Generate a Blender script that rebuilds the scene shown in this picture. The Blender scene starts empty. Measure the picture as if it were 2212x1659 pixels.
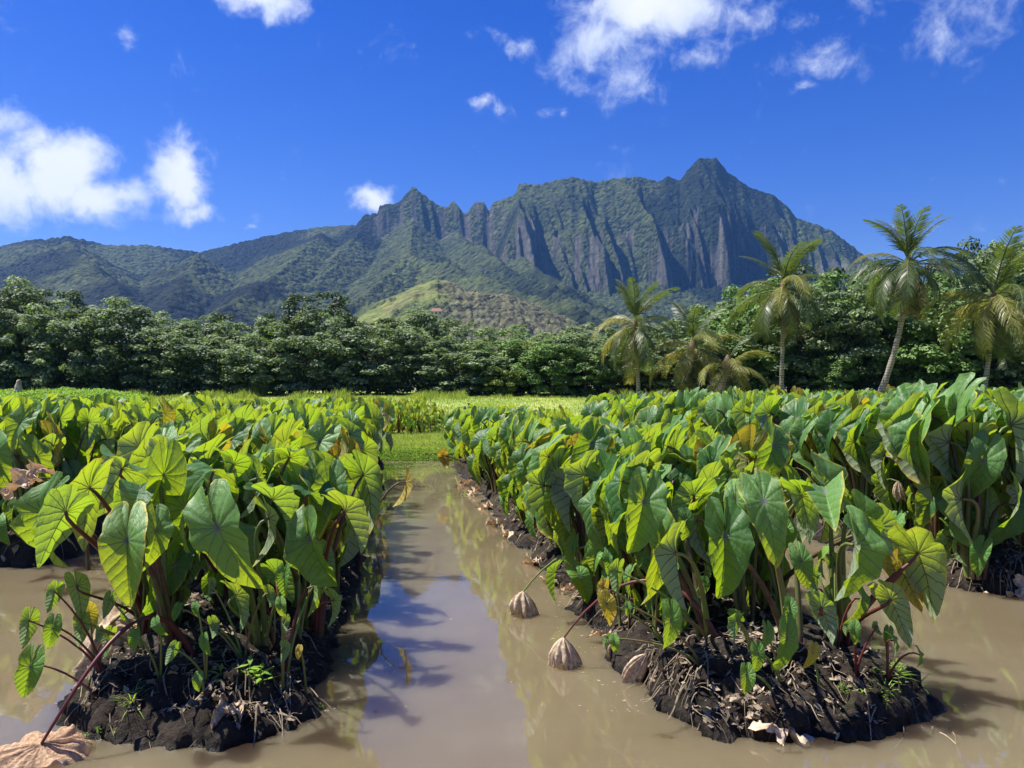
import bpy, math, random
import numpy as np
from mathutils import Matrix, Vector

random.seed(7)
R = random.Random(11)
PI = math.pi
scn = bpy.context.scene
COL = scn.collection

# ------------------------------------------------------------------ camera
EYE = 1.5
FPX, HY = 769.0, 392.0          # focal length and horizon row of a 1024x768 frame
cam_d = bpy.data.cameras.new('camera')
cam = bpy.data.objects.new('camera', cam_d)
COL.objects.link(cam)
cam.location = (0, 0, EYE)
cam.rotation_euler = (math.radians(90), 0, 0)
cam_d.sensor_width = 36.0
cam_d.lens = 36.0 * FPX / 1024
cam_d.shift_y = (HY - 384) / 1024
cam_d.clip_start = 0.05
cam_d.clip_end = 20000
scn.camera = cam

def at(px, py, d):
    return Vector(((px - 512) / FPX * d, d, EYE - (py - HY) / FPX * d))

# ------------------------------------------------------------------ light
SUN_EL = 60.0
SH = Vector((-0.965, 0.26)).normalized()          # horizontal direction towards the sun
el = math.radians(SUN_EL)
SUN = Vector((SH.x * math.cos(el), SH.y * math.cos(el), math.sin(el)))
sun_d = bpy.data.lights.new('sun', 'SUN')
sun_d.energy = 5.0
sun_d.angle = math.radians(0.53)
sun_d.color = (1.0, 0.955, 0.88)
sun = bpy.data.objects.new('sun', sun_d)
COL.objects.link(sun)
sun.rotation_euler = SUN.to_track_quat('Z', 'Y').to_euler()

scn.view_settings.view_transform = 'Standard'
scn.view_settings.look = 'None'
scn.view_settings.exposure = 1.0
scn.view_settings.gamma = 1.0
scn.view_settings.use_curve_mapping = False
scn.cycles.max_bounces = 6
scn.cycles.diffuse_bounces = 3
scn.cycles.glossy_bounces = 3
scn.cycles.transmission_bounces = 4
scn.cycles.transparent_max_bounces = 8
scn.cycles.volume_bounces = 0
scn.cycles.caustics_reflective = False
scn.cycles.caustics_refractive = False
scn.cycles.sample_clamp_indirect = 6.0


class NT:
    """small helper for building node trees"""
    def __init__(self, tree):
        self.t = tree
        self.t.nodes.clear()
    def n(self, typ, **kw):
        nd = self.t.nodes.new(typ)
        for k, v in kw.items():
            setattr(nd, k, v)
        return nd
    def l(self, a, b):
        self.t.links.new(a, b)
    def put(self, sock, v):
        if isinstance(v, bpy.types.NodeSocket):
            self.l(v, sock)
        elif v is not None:
            try:
                sock.default_value = v
            except Exception:
                sock.default_value = (*v, 1.0)
    def m(self, op, a, b=None, c=None, clamp=False):
        nd = self.n('ShaderNodeMath', operation=op, use_clamp=clamp)
        for i, v in enumerate((a, b, c)):
            if v is not None:
                self.put(nd.inputs[i], v)
        return nd.outputs[0]
    def vm(self, op, a, b=None, out=0):
        nd = self.n('ShaderNodeVectorMath', operation=op)
        self.put(nd.inputs[0], a)
        if b is not None:
            if op == 'SCALE':
                self.put(nd.inputs['Scale'], b)
            else:
                self.put(nd.inputs[1], b)
        return nd.outputs[out]
    def mix(self, f, a, b, blend='MIX'):
        nd = self.n('ShaderNodeMix', data_type='RGBA', blend_type=blend)
        self.put(nd.inputs[0], f)
        self.put(nd.inputs[6], a if isinstance(a, bpy.types.NodeSocket) else (*a[:3], 1))
        self.put(nd.inputs[7], b if isinstance(b, bpy.types.NodeSocket) else (*b[:3], 1))
        return nd.outputs[2]
    def ramp(self, f, stops, interp='LINEAR'):
        nd = self.n('ShaderNodeValToRGB')
        nd.color_ramp.interpolation = interp
        e = nd.color_ramp.elements
        while len(e) < len(stops):
            e.new(0.5)
        for k, (p, c) in enumerate(stops):
            e[k].position = p
            e[k].color = (*c[:3], 1) if len(c) >= 3 else (c[0], c[0], c[0], 1)
        self.put(nd.inputs[0], f)
        return nd.outputs[0]
    def noise(self, vec, scale, detail=3, rough=0.55, dist=0.0, dim='3D', out=0):
        nd = self.n('ShaderNodeTexNoise', noise_dimensions=dim)
        if vec is not None:
            self.l(vec, nd.inputs['Vector'])
        nd.inputs['Scale'].default_value = scale
        nd.inputs['Detail'].default_value = detail
        nd.inputs['Roughness'].default_value = rough
        nd.inputs['Distortion'].default_value = dist
        return nd.outputs[out]
    def smooth(self, v, a, b):
        nd = self.n('ShaderNodeMapRange', interpolation_type='SMOOTHSTEP')
        self.put(nd.inputs[0], v)
        nd.inputs[1].default_value = a
        nd.inputs[2].default_value = b
        return nd.outputs[0]
    def bump(self, h, strength=0.5, dist=0.02, normal=None):
        nd = self.n('ShaderNodeBump')
        nd.inputs['Strength'].default_value = strength
        nd.inputs['Distance'].default_value = dist
        self.l(h, nd.inputs['Height'])
        if normal is not None:
            self.l(normal, nd.inputs['Normal'])
        return nd.outputs[0]


def material(name):
    m = bpy.data.materials.new(name)
    m.use_nodes = True
    t = NT(m.node_tree)
    out = t.n('ShaderNodeOutputMaterial')
    return m, t, out

def principled(t, col, rough=0.6, spec=0.5, normal=None):
    p = t.n('ShaderNodeBsdfPrincipled')
    t.put(p.inputs['Base Color'], col)
    t.put(p.inputs['Roughness'], rough)
    t.put(p.inputs['Specular IOR Level'], spec)
    if normal is not None:
        t.l(normal, p.inputs['Normal'])
    return p

# ------------------------------------------------------------------ world: sky with clouds
world = bpy.data.worlds.new('World')
scn.world = world
world.use_nodes = True
w = NT(world.node_tree)
wo = w.n('ShaderNodeOutputWorld')
bg = w.n('ShaderNodeBackground')
sky = w.n('ShaderNodeTexSky', sky_type='NISHITA')
sky.sun_disc = False
sky.sun_elevation = el
sky.sun_rotation = math.atan2(SH.x, SH.y)
sky.altitude = 0
sky.air_density = 1.0
sky.dust_density = 0.15
sky.ozone_density = 3.0
SKY_STRENGTH = 0.062
gen = w.n('ShaderNodeTexCoord').outputs['Generated']
hs = w.n('ShaderNodeHueSaturation')
hs.inputs['Hue'].default_value = 0.531
hs.inputs['Saturation'].default_value = 1.45
hs.inputs['Value'].default_value = 1.14
w.l(sky.outputs[0], hs.inputs['Color'])
sep = w.n('ShaderNodeSeparateXYZ')
w.l(gen, sep.inputs[0])
up = w.m('MAXIMUM', sep.outputs[2], 0.0)
skycol = hs.outputs[0]
# clouds: blobs around fixed directions of the sky, broken up by noise
def cdir(px, py):
    return Vector(((px / 2.16016 - 512) / FPX, 1.0, (HY - py / 2.16016) / FPX)).normalized()
blobs = [  # x, y (photograph, 2212 wide), angular radii, weight
    (10, 405, .070, .045, 1.0), (140, 375, .062, .048, 1.0), (225, 425, .070, .032, 1.0),
    (390, 385, .045, .050, 1.0), (425, 450, .035, .026, .8), (10, 270, .046, .022, .62), (160, 465, .022, .008, .5),
    (575, 5, .055, .022, .8), (275, 75, .024, .012, .42), (800, 432, .042, .018, .78),
    (1400, 25, .120, .052, .90), (1290, 100, .080, .052, .66), (1330, 180, .070, .035, .46), (1610, 30, .070, .030, .50),
    (1500, 140, .06, .02, .42), (1110, 95, .034, .014, .45), (1040, 225, .022, .010, .55), (1215, 232, .026, .012, .45),
    (1780, 110, .055, .018, .46), (2090, 30, .105, .045, .38), (1930, 20, .06, .03, .36), (1730, 175, .025, .008, .42),
    (545, 505, .012, .004, .5), (1420, 190, .04, .02, .45),
    # the sky outside the frame goes on the same way
    (-500, 330, .16, .05, .9), (-900, 150, .20, .08, .8), (2800, 250, .14, .05, .8), (3500, 100, .25, .09, .8),
    (600, -500, .16, .09, .8), (1900, -700, .20, .12, .8), (200, -900, .2, .1, .7)]
warp = w.noise(gen, 9.0, 5, 0.6, 0.0, out=1)
wv = w.vm('SCALE', w.vm('SUBTRACT', warp, (0.5, 0.5, 0.5)), 0.085)
gw = w.vm('ADD', gen, wv)
acc = None
for (bx, by, rx, rz, wt) in blobs:
    c = cdir(bx, by)
    d = w.vm('SUBTRACT', gw, tuple(c))
    d = w.vm('MULTIPLY', d, (1 / rx, 1 / rx, 1 / rz))
    ln = w.vm('LENGTH', d, out=1)
    v = w.m('MULTIPLY', w.m('SUBTRACT', 1.25, ln, clamp=False), wt)
    acc = v if acc is None else w.m('SMOOTH_MAX', acc, v, 0.15)
# clouds behind the camera
back = w.m('MULTIPLY', w.m('SUBTRACT', w.noise(gen, 2.2, 3, 0.5), 0.60), 4.0)
back = w.m('MULTIPLY', back, w.smooth(sep.outputs[1], 0.05, -0.35))
acc = w.m('MAXIMUM', acc, back)
fb = w.noise(gen, 24.0, 8, 0.62, 0.3)
dens = w.m('ADD', acc, w.m('MULTIPLY', w.m('SUBTRACT', fb, 0.5), 1.7))
alpha = w.smooth(dens, 0.15, 0.95)
alpha = w.m('MULTIPLY', alpha, 0.96)
alpha = w.m('MULTIPLY', alpha, w.smooth(sep.outputs[2], 0.0, 0.06))
shade = w.noise(w.vm('ADD', gen, (0.0, 0.0, 0.012)), 14.0, 6, 0.55)
body = w.smooth(w.m('ADD', acc, w.m('MULTIPLY', w.m('SUBTRACT', shade, 0.5), 1.6)), 0.2, 1.15)
ccol = w.mix(body, (6.2, 7.0, 8.8), (9.0, 9.1, 9.3))
fin = w.mix(alpha, skycol, ccol)
w.l(fin, bg.inputs[0])
bg.inputs[1].default_value = SKY_STRENGTH
w.l(bg.outputs[0], wo.inputs[0])

# ------------------------------------------------------------------ numpy noise
def _h(ix, iy, s):
    a = (ix.astype(np.int64) * 374761393 + iy.astype(np.int64) * 668265263 + s * 974711) & 0xffffffff
    a = ((a ^ (a >> 13)) * 1274126177) & 0xffffffff
    a = ((a ^ (a >> 15)) * 2246822519) & 0xffffffff
    return ((a ^ (a >> 16)) & 0xffffff) / float(0xffffff)
def vn(x, y, s=0):
    x, y = np.broadcast_arrays(np.asarray(x, float), np.asarray(y, float))
    xi, yi = np.floor(x), np.floor(y)
    fx, fy = x - xi, y - yi
    u, v = fx * fx * fx * (fx * (fx * 6 - 15) + 10), fy * fy * fy * (fy * (fy * 6 - 15) + 10)
    a, b = _h(xi, yi, s), _h(xi + 1, yi, s)
    c, d = _h(xi, yi + 1, s), _h(xi + 1, yi + 1, s)
    return (a * (1 - u) + b * u) * (1 - v) + (c * (1 - u) + d * u) * v
def fbm(x, y, o=4, s=0, g=0.5):
    r, a, t = 0, 1.0, 0
    for k in range(o):
        r = r + a * vn(x * 2 ** k + 17.3 * k, y * 2 ** k - 9.1 * k, s + k)
        t += a
        a *= g
    return r / t
def ridged(x, y, o=4, s=0, g=0.5):
    r, a, t = 0, 1.0, 0
    for k in range(o):
        r = r + a * (1 - np.abs(2 * vn(x * 2 ** k + 5.1 * k, y * 2 ** k + 3.7 * k, s + k) - 1))
        t += a
        a *= g
    return r / t
def worley(x, y, s=0):
    xi, yi = np.floor(x), np.floor(y)
    best = np.full(np.shape(x), 9.0)
    for i in (-1, 0, 1):
        for j in (-1, 0, 1):
            cx, cy = xi + i, yi + j
            px, py = cx + _h(cx, cy, s), cy + _h(cx, cy, s + 77)
            best = np.minimum(best, (px - x) ** 2 + (py - y) ** 2)
    return np.sqrt(best)
def sst(a, b, x):
    t = np.clip((x - a) / (b - a), 0, 1)
    return t * t * (3 - 2 * t)

# ------------------------------------------------------------------ mesh helpers
def mesh_np(name, V, F, mats, smooth=True, attrs=None):
    me = bpy.data.meshes.new(name)
    V = np.asarray(V, np.float32)
    F = np.asarray(F, np.int32)
    nf, k = F.shape
    me.vertices.add(len(V))
    me.vertices.foreach_set('co', V.ravel())
    me.loops.add(nf * k)
    me.loops.foreach_set('vertex_index', F.ravel())
    me.polygons.add(nf)
    me.polygons.foreach_set('loop_start', np.arange(nf, dtype=np.int32) * k)
    if smooth:
        me.polygons.foreach_set('use_smooth', np.ones(nf, bool))
    me.update(calc_edges=True)
    for m in (mats if isinstance(mats, (list, tuple)) else [mats]):
        me.materials.append(m)
    for an, (kind, arr) in (attrs or {}).items():
        a = me.attributes.new(an, kind, 'POINT')
        a.data.foreach_set('vector' if kind == 'FLOAT_VECTOR' else ('color' if kind == 'FLOAT_COLOR' else 'value'),
                           np.asarray(arr, np.float32).ravel())
    return me

def ob(name, me, parent=None, kind=None):
    o = bpy.data.objects.new(name, me)
    COL.objects.link(o)
    if parent is not None:
        o.parent = parent
    if kind:
        o['kind'] = kind
    return o

def tag(o, label, cat, group=None):
    o['label'] = label
    o['category'] = cat
    if group:
        o['group'] = group
    return o

def empty(name, loc, label, cat, group=None, rz=0.0):
    o = bpy.data.objects.new(name, None)
    COL.objects.link(o)
    o.location = loc
    o.rotation_euler = (0, 0, rz)
    o.empty_display_size = 0.1
    return tag(o, label, cat, group)

def grid_faces(nu, nv, wrap=False):
    """faces of a (nu x nv) vertex grid, index = i*nv+j; wrap closes j"""
    i = np.arange(nu - 1)[:, None]
    j = np.arange(nv if wrap else nv - 1)[None, :]
    j2 = (j + 1) % nv
    a, b, c, d = i * nv + j, i * nv + j2, (i + 1) * nv + j2, (i + 1) * nv + j
    a, b, c, d = np.broadcast_arrays(a, b, c, d)
    return np.stack([a, b, c, d], -1).reshape(-1, 4)

def tube_arrays(pts, rad, sides=6):
    pts = np.asarray(pts, float)
    n = len(pts)
    rad = np.broadcast_to(np.asarray(rad, float), (n,))
    T = np.gradient(pts, axis=0)
    T /= np.linalg.norm(T, axis=1, keepdims=True) + 1e-9
    ref = np.array([0.31, 0.95, 0.07])
    A = np.cross(T, ref)
    A /= np.linalg.norm(A, axis=1, keepdims=True) + 1e-9
    B = np.cross(T, A)
    th = np.arange(sides) / sides * 2 * PI
    V = pts[:, None, :] + rad[:, None, None] * (np.cos(th)[None, :, None] * A[:, None, :] + np.sin(th)[None, :, None] * B[:, None, :])
    return V.reshape(-1, 3), grid_faces(n, sides, True)

class Acc:
    """collects quads of one mesh"""
    def __init__(self):
        self.V, self.F, self.A, self.n = [], [], [], 0
    def add(self, V, F, a=0.0):
        self.V.append(np.asarray(V, float))
        self.F.append(np.asarray(F) + self.n)
        self.A.append(np.full(len(V), a) if np.isscalar(a) else np.asarray(a))
        self.n += len(V)
    def mesh(self, name, mat, smooth=True):
        return mesh_np(name, np.concatenate(self.V), np.concatenate(self.F), mat, smooth,
                       {'tone': ('FLOAT', np.concatenate(self.A))})

def bez(p0, p1, p2, p3, n):
    t = np.linspace(0, 1, n)[:, None]
    p0, p1, p2, p3 = (np.asarray(p, float) for p in (p0, p1, p2, p3))
    return (1 - t) ** 3 * p0 + 3 * (1 - t) ** 2 * t * p1 + 3 * (1 - t) * t * t * p2 + t ** 3 * p3

# ------------------------------------------------------------------ materials
def attr(t, name, out='Fac'):
    nd = t.n('ShaderNodeAttribute')
    nd.attribute_name = name
    return nd.outputs[out]

def leaf_material(name, up_a, up_b, under, trans, margin_col, margin_w, blotch=0.0, blotch_col=(.45, .17, .02), trans_w=0.30):
    m, t, out = material(name)
    co = attr(t, 'leafco', 'Vector')
    sp = t.n('ShaderNodeSeparateXYZ')
    t.l(co, sp.inputs[0])
    x, y, s = sp.outputs
    wob = t.n('ShaderNodeSeparateXYZ')
    ri = t.n('ShaderNodeCombineXYZ')
    t.l(t.m('MULTIPLY', t.n('ShaderNodeObjectInfo').outputs['Random'], 53.0), ri.inputs[2])
    t.l(t.vm('SUBTRACT', t.noise(t.vm('ADD', co, ri.outputs[0]), 4.5, 2, 0.5, out=1), (.5, .5, .5)), wob.inputs[0])
    x = t.m('ADD', x, t.m('MULTIPLY', t.m('MULTIPLY', wob.outputs[0], s), 0.045))
    y = t.m('ADD', y, t.m('MULTIPLY', t.m('MULTIPLY', wob.outputs[1], s), 0.07))
    ax = t.m('ABSOLUTE', x)
    r = t.m('SQRT', t.m('ADD', t.m('MULTIPLY', x, x), t.m('MULTIPLY', y, y)))
    th = t.m('ARCTAN2', ax, t.m('MULTIPLY', y, -1.0))
    a0 = math.radians(52)
    v = t.m('SUBTRACT', t.m('MULTIPLY', y, -1.0), t.m('DIVIDE', ax, math.tan(a0)))
    dA = t.m('MULTIPLY', t.m('PINGPONG', v, 0.06), math.sin(a0))
    dB = t.m('MULTIPLY', t.m('PINGPONG', t.m('SUBTRACT', th, a0), math.radians(14)), r)
    isB = t.m('GREATER_THAN', th, a0)
    dd = t.m('ADD', t.m('MULTIPLY', dB, isB), t.m('MULTIPLY', dA, t.m('SUBTRACT', 1.0, isB)))
    mid = t.m('ADD', ax, t.m('MULTIPLY', t.m('GREATER_THAN', y, 0.0), 1.0))
    wv = t.m('SUBTRACT', 0.0068, t.m('MULTIPLY', r, 0.0075))
    wv = t.m('MAXIMUM', wv, 0.0014)
    vein = t.m('SUBTRACT', 1.0, t.smooth(t.m('DIVIDE', dd, wv), 0.5, 1.5), clamp=True)
    midv = t.m('SUBTRACT', 1.0, t.smooth(t.m('DIVIDE', mid, t.m('ADD', wv, 0.003)), 0.5, 1.4), clamp=True)
    vein = t.m('MAXIMUM', vein, midv)
    rnd = t.n('ShaderNodeObjectInfo').outputs['Random']
    tc = t.n('ShaderNodeTexCoord').outputs['Object']
    off = t.n('ShaderNodeCombineXYZ')
    t.l(t.m('MULTIPLY', rnd, 37.0), off.inputs[2])
    vec = t.vm('ADD', co, off.outputs[0])
    n1 = t.noise(vec, 7.0, 4, 0.6)
    n2 = t.noise(vec, 40.0, 3, 0.6)
    n3 = t.noise(vec, 3.2, 3, 0.6)
    up_c = t.mix(t.smooth(t.m('ADD', t.m('MULTIPLY', n1, 0.6), t.m('MULTIPLY', rnd, 0.5)), 0.3, 0.85), up_a, up_b)
    up_c = t.mix(t.m('MULTIPLY', vein, 0.38), up_c, (0.20, 0.30, 0.15))
    up_c = t.mix(t.smooth(r, 0.07, 0.0), up_c, (0.20, 0.16, 0.20))
    un_c = t.mix(t.m('MULTIPLY', n1, 0.5), under, tuple(c * 0.62 for c in under))
    pv = t.mix(rnd, (0.035, 0.012, 0.02), (0.10, 0.09, 0.03))
    un_c = t.mix(t.m('MULTIPLY', vein, 0.75), un_c, pv)
    # margins and blotches: wear that belongs to the leaf
    rr = t.m('FRACT', t.m('MULTIPLY', rnd, 7.31))
    edge = t.m('ADD', s, t.m('MULTIPLY', t.m('SUBTRACT', n1, 0.5), 0.30))
    edge = t.m('ADD', edge, t.m('MULTIPLY', rr, margin_w))
    edge = t.m('ADD', edge, t.m('MULTIPLY', t.m('SUBTRACT', n2, 0.5), 0.12))
    em = t.smooth(edge, 1.06, 1.20)
    em = t.m('MULTIPLY', em, t.smooth(n3, 0.30, 0.62))
    bl = t.smooth(t.m('ADD', n3, blotch), 0.62, 0.72) if blotch > 0 else t.smooth(t.m('ADD', n3, t.m('MULTIPLY', rr, 0.02)), 0.80, 0.84)
    def wear(c, k=1.0):
        c = t.mix(em, c, tuple(v * k for v in margin_col))
        return t.mix(bl, c, tuple(v * k for v in blotch_col))
    spots = t.m('MULTIPLY', t.smooth(t.noise(vec, 26.0, 2, 0.5), 0.70, 0.74), t.smooth(n3, .45, .6))
    up_c = t.mix(t.m('MULTIPLY', spots, .8), up_c, (.22, .13, .04))
    un_c = t.mix(t.m('MULTIPLY', spots, .8), un_c, (.22, .13, .04))
    brown = t.smooth(t.m('ADD', s, t.m('MULTIPLY', t.m('SUBTRACT', n2, 0.5), 0.10)), 1.0, 1.03)
    up_c, un_c = wear(up_c), wear(un_c)
    up_c = t.mix(t.m('MULTIPLY', brown, 0.6), up_c, (.20, .10, .04))
    tr_c = t.mix(t.m('MULTIPLY', rnd, 0.7), trans, (trans[0] * 1.4, trans[1] * 0.98, trans[2]))
    tr_c = t.mix(t.m('MULTIPLY', n1, 0.2), tr_c, tuple(c * 0.5 for c in trans))
    tr_c = t.mix(t.m('MULTIPLY', vein, 0.85), tr_c, (0.03, 0.03, 0.005))
    tr_c = wear(tr_c, 1.0)
    geo = t.n('ShaderNodeNewGeometry')
    bf = geo.outputs['Backfacing']
    colr = t.mix(bf, up_c, un_c)
    rough = t.m('ADD', 0.43, t.m('MULTIPLY', bf, 0.25))
    hgt = t.m('ADD', t.m('MULTIPLY', n2, 0.25), t.m('ADD', t.m('MULTIPLY', t.m('MINIMUM', dd, 0.03), 15.0), t.m('MULTIPLY', n1, 1.2)))
    nrm = t.bump(hgt, 0.5, 0.012)
    p = principled(t, colr, rough, 0.34, nrm)
    tl = t.n('ShaderNodeBsdfTranslucent')
    t.l(tr_c, tl.inputs[0])
    t.l(nrm, tl.inputs['Normal'])
    ms = t.n('ShaderNodeMixShader')
    ms.inputs[0].default_value = trans_w
    t.l(p.outputs[0], ms.inputs[1])
    t.l(tl.outputs[0], ms.inputs[2])
    t.l(ms.outputs[0], out.inputs[0])
    return m

M = {}
M['leaf'] = leaf_material('taro_leaf', (0.030, 0.100, 0.025), (0.135, 0.275, 0.075), (0.25, 0.315, 0.20),
                          (0.56, 0.86, 0.020), (0.58, 0.46, 0.05), 0.20)
M['leaf_old'] = leaf_material('taro_leaf_turning', (0.10, 0.17, 0.03), (0.22, 0.24, 0.04), (0.26, 0.27, 0.09),
                              (0.72, 0.66, 0.03), (0.66, 0.42, 0.05), 0.34, 0.045, (0.44, 0.22, 0.05))
M['leaf_yellow'] = leaf_material('taro_leaf_yellow', (0.40, 0.36, 0.04), (0.55, 0.42, 0.06), (0.50, 0.42, 0.10),
                                 (0.95, 0.78, 0.05), (0.70, 0.50, 0.10), 0.30, 0.03, (0.55, 0.20, 0.04))
M['leaf_young'] = leaf_material('taro_leaf_young', (0.075, 0.21, 0.035), (0.14, 0.30, 0.05), (0.20, 0.32, 0.12),
                                (0.50, 0.78, 0.03), (0.60, 0.55, 0.05), 0.10)
M['leaf_bright'] = leaf_material('taro_leaf_bright', (0.22, 0.40, 0.04), (0.36, 0.50, 0.05), (0.36, 0.45, 0.12),
                                 (0.62, 0.80, 0.04), (0.70, 0.60, 0.05), 0.24)

def simple(name, ca, cb, rough=0.7, spec=0.3, scale=8.0, bump=0.4, bdist=0.01, coord='Object', use_tone=False, trans=0.0, trcol=None, rand=0.0):
    m, t, out = material(name)
    vec = t.n('ShaderNodeTexCoord').outputs[coord]
    n = t.noise(vec, scale, 5, 0.62)
    f = t.smooth(n, 0.3, 0.72)
    if use_tone:
        f = t.m('ADD', t.m('MULTIPLY', f, 0.45), t.m('MULTIPLY', attr(t, 'tone'), 0.6), clamp=True)
    if rand:
        f = t.m('ADD', f, t.m('MULTIPLY', t.m('SUBTRACT', t.n('ShaderNodeObjectInfo').outputs['Random'], 0.5), rand), clamp=True)
    c = t.mix(f, ca, cb)
    nr = t.bump(n, bump, bdist) if bump else None
    p = principled(t, c, rough, spec, nr)
    if trans:
        tl = t.n('ShaderNodeBsdfTranslucent')
        tc_ = t.mix(f, tuple(v * 0.7 for v in trcol), trcol)
        t.l(tc_, tl.inputs[0])
        ms = t.n('ShaderNodeMixShader')
        ms.inputs[0].default_value = trans
        t.l(p.outputs[0], ms.inputs[1])
        t.l(tl.outputs[0], ms.inputs[2])
        t.l(ms.outputs[0], out.inputs[0])
    else:
        t.l(p.outputs[0], out.inputs[0])
    return m

M['stalk'] = simple('leaf_stalk', (0.10, 0.14, 0.035), (0.085, 0.030, 0.028), 0.45, 0.4, 5.0, 0.15, 0.004, rand=1.2)
M['stalk_green'] = simple('leaf_stalk_green', (0.14, 0.22, 0.05), (0.20, 0.13, 0.06), 0.45, 0.4, 5.0, 0.15, 0.004, rand=0.9)
M['stalk_red'] = simple('leaf_stalk_red', (0.16, 0.035, 0.03), (0.10, 0.03, 0.03), 0.45, 0.4, 5.0, 0.15, 0.004)
M['dead'] = simple('dead_leaf', (0.38, 0.27, 0.17), (0.76, 0.62, 0.45), 0.85, 0.2, 9.0, 0.7, 0.012, trans=0.18, trcol=(0.7, 0.4, 0.2), rand=0.5)
M['dead_pink'] = simple('dead_leaf_pink', (0.46, 0.28, 0.16), (0.72, 0.50, 0.32), 0.85, 0.2, 22.0, 1.0, 0.02, trans=0.18, trcol=(0.8, 0.45, 0.3))
M['litter'] = simple('dry_litter', (0.05, 0.038, 0.026), (0.42, 0.33, 0.23), 0.9, 0.15, 20.0, 0.3, 0.004, use_tone=True)
M['weed'] = simple('weed_leaf', (0.10, 0.24, 0.03), (0.30, 0.46, 0.06), 0.55, 0.35, 14.0, 0.0, use_tone=True, trans=0.35, trcol=(0.5, 0.75, 0.06))
M['grass'] = simple('grass_blade', (0.20, 0.28, 0.05), (0.42, 0.46, 0.12), 0.65, 0.25, 0.8, 0.0, use_tone=True, trans=0.35, trcol=(0.50, 0.62, 0.06))
M['tree_leaf'] = simple('tree_leaf', (0.030, 0.055, 0.022), (0.31, 0.38, 0.22), 0.62, 0.22, 0.8, 0.0, use_tone=True, trans=0.26, trcol=(0.32, 0.48, 0.08))
M['tree_leaf_b'] = simple('tree_leaf_fresh', (0.035, 0.085, 0.02), (0.24, 0.36, 0.12), 0.6, 0.25, 0.8, 0.0, use_tone=True, trans=0.20, trcol=(0.30, 0.50, 0.04))
M['tree_leaf_c'] = simple('tree_leaf_dark', (0.030, 0.060, 0.022), (0.10, 0.14, 0.06), 0.6, 0.25, 0.8, 0.0, use_tone=True, trans=0.14, trcol=(0.16, 0.26, 0.03))
M['tree_leaf_y'] = simple('tree_leaf_yellowish', (0.07, 0.12, 0.02), (0.24, 0.30, 0.05), 0.42, 0.45, 0.8, 0.0, use_tone=True, trans=0.25, trcol=(0.42, 0.52, 0.04))
M['bark'] = simple('bark', (0.05, 0.04, 0.03), (0.16, 0.13, 0.10), 0.9, 0.2, 6.0, 0.6, 0.03)
M['palm_leaf'] = simple('palm_leaflet', (0.022, 0.040, 0.012), (0.105, 0.135, 0.042), 0.42, 0.45, 0.7, 0.0, use_tone=True, trans=0.22, trcol=(0.30, 0.42, 0.04), rand=0.5)
M['palm_yellow'] = simple('palm_leaflet_yellow', (0.08, 0.09, 0.02), (0.32, 0.31, 0.08), 0.42, 0.45, 0.7, 0.0, use_tone=True, trans=0.3, trcol=(0.5, 0.46, 0.08), rand=0.4)
M['palm_dead'] = simple('palm_leaflet_dead', (0.13, 0.085, 0.05), (0.36, 0.27, 0.17), 0.85, 0.2, 2.0, 0.0, use_tone=True, trans=0.15, trcol=(0.4, 0.25, 0.1))

def palm_bark():
    m, t, out = material('palm_bark')
    tc = t.n('ShaderNodeTexCoord').outputs['Object']
    n = t.noise(tc, 3.0, 5, 0.65)
    wv = t.n('ShaderNodeTexWave', wave_type='BANDS', bands_direction='Z', wave_profile='SAW')
    t.l(tc, wv.inputs[0])
    wv.inputs['Scale'].default_value = 2.2
    wv.inputs['Distortion'].default_value = 1.0
    wv.inputs['Detail'].default_value = 2
    f = t.m('ADD', t.m('MULTIPLY', n, 0.7), t.m('MULTIPLY', wv.outputs['Fac'], 0.35))
    c = t.mix(t.smooth(f, 0.25, 0.85), (0.10, 0.085, 0.065), (0.38, 0.34, 0.28))
    p = principled(t, c, 0.85, 0.2, t.bump(f, 0.8, 0.04))
    t.l(p.outputs[0], out.inputs[0])
    return m
M['palm_bark'] = palm_bark()

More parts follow.
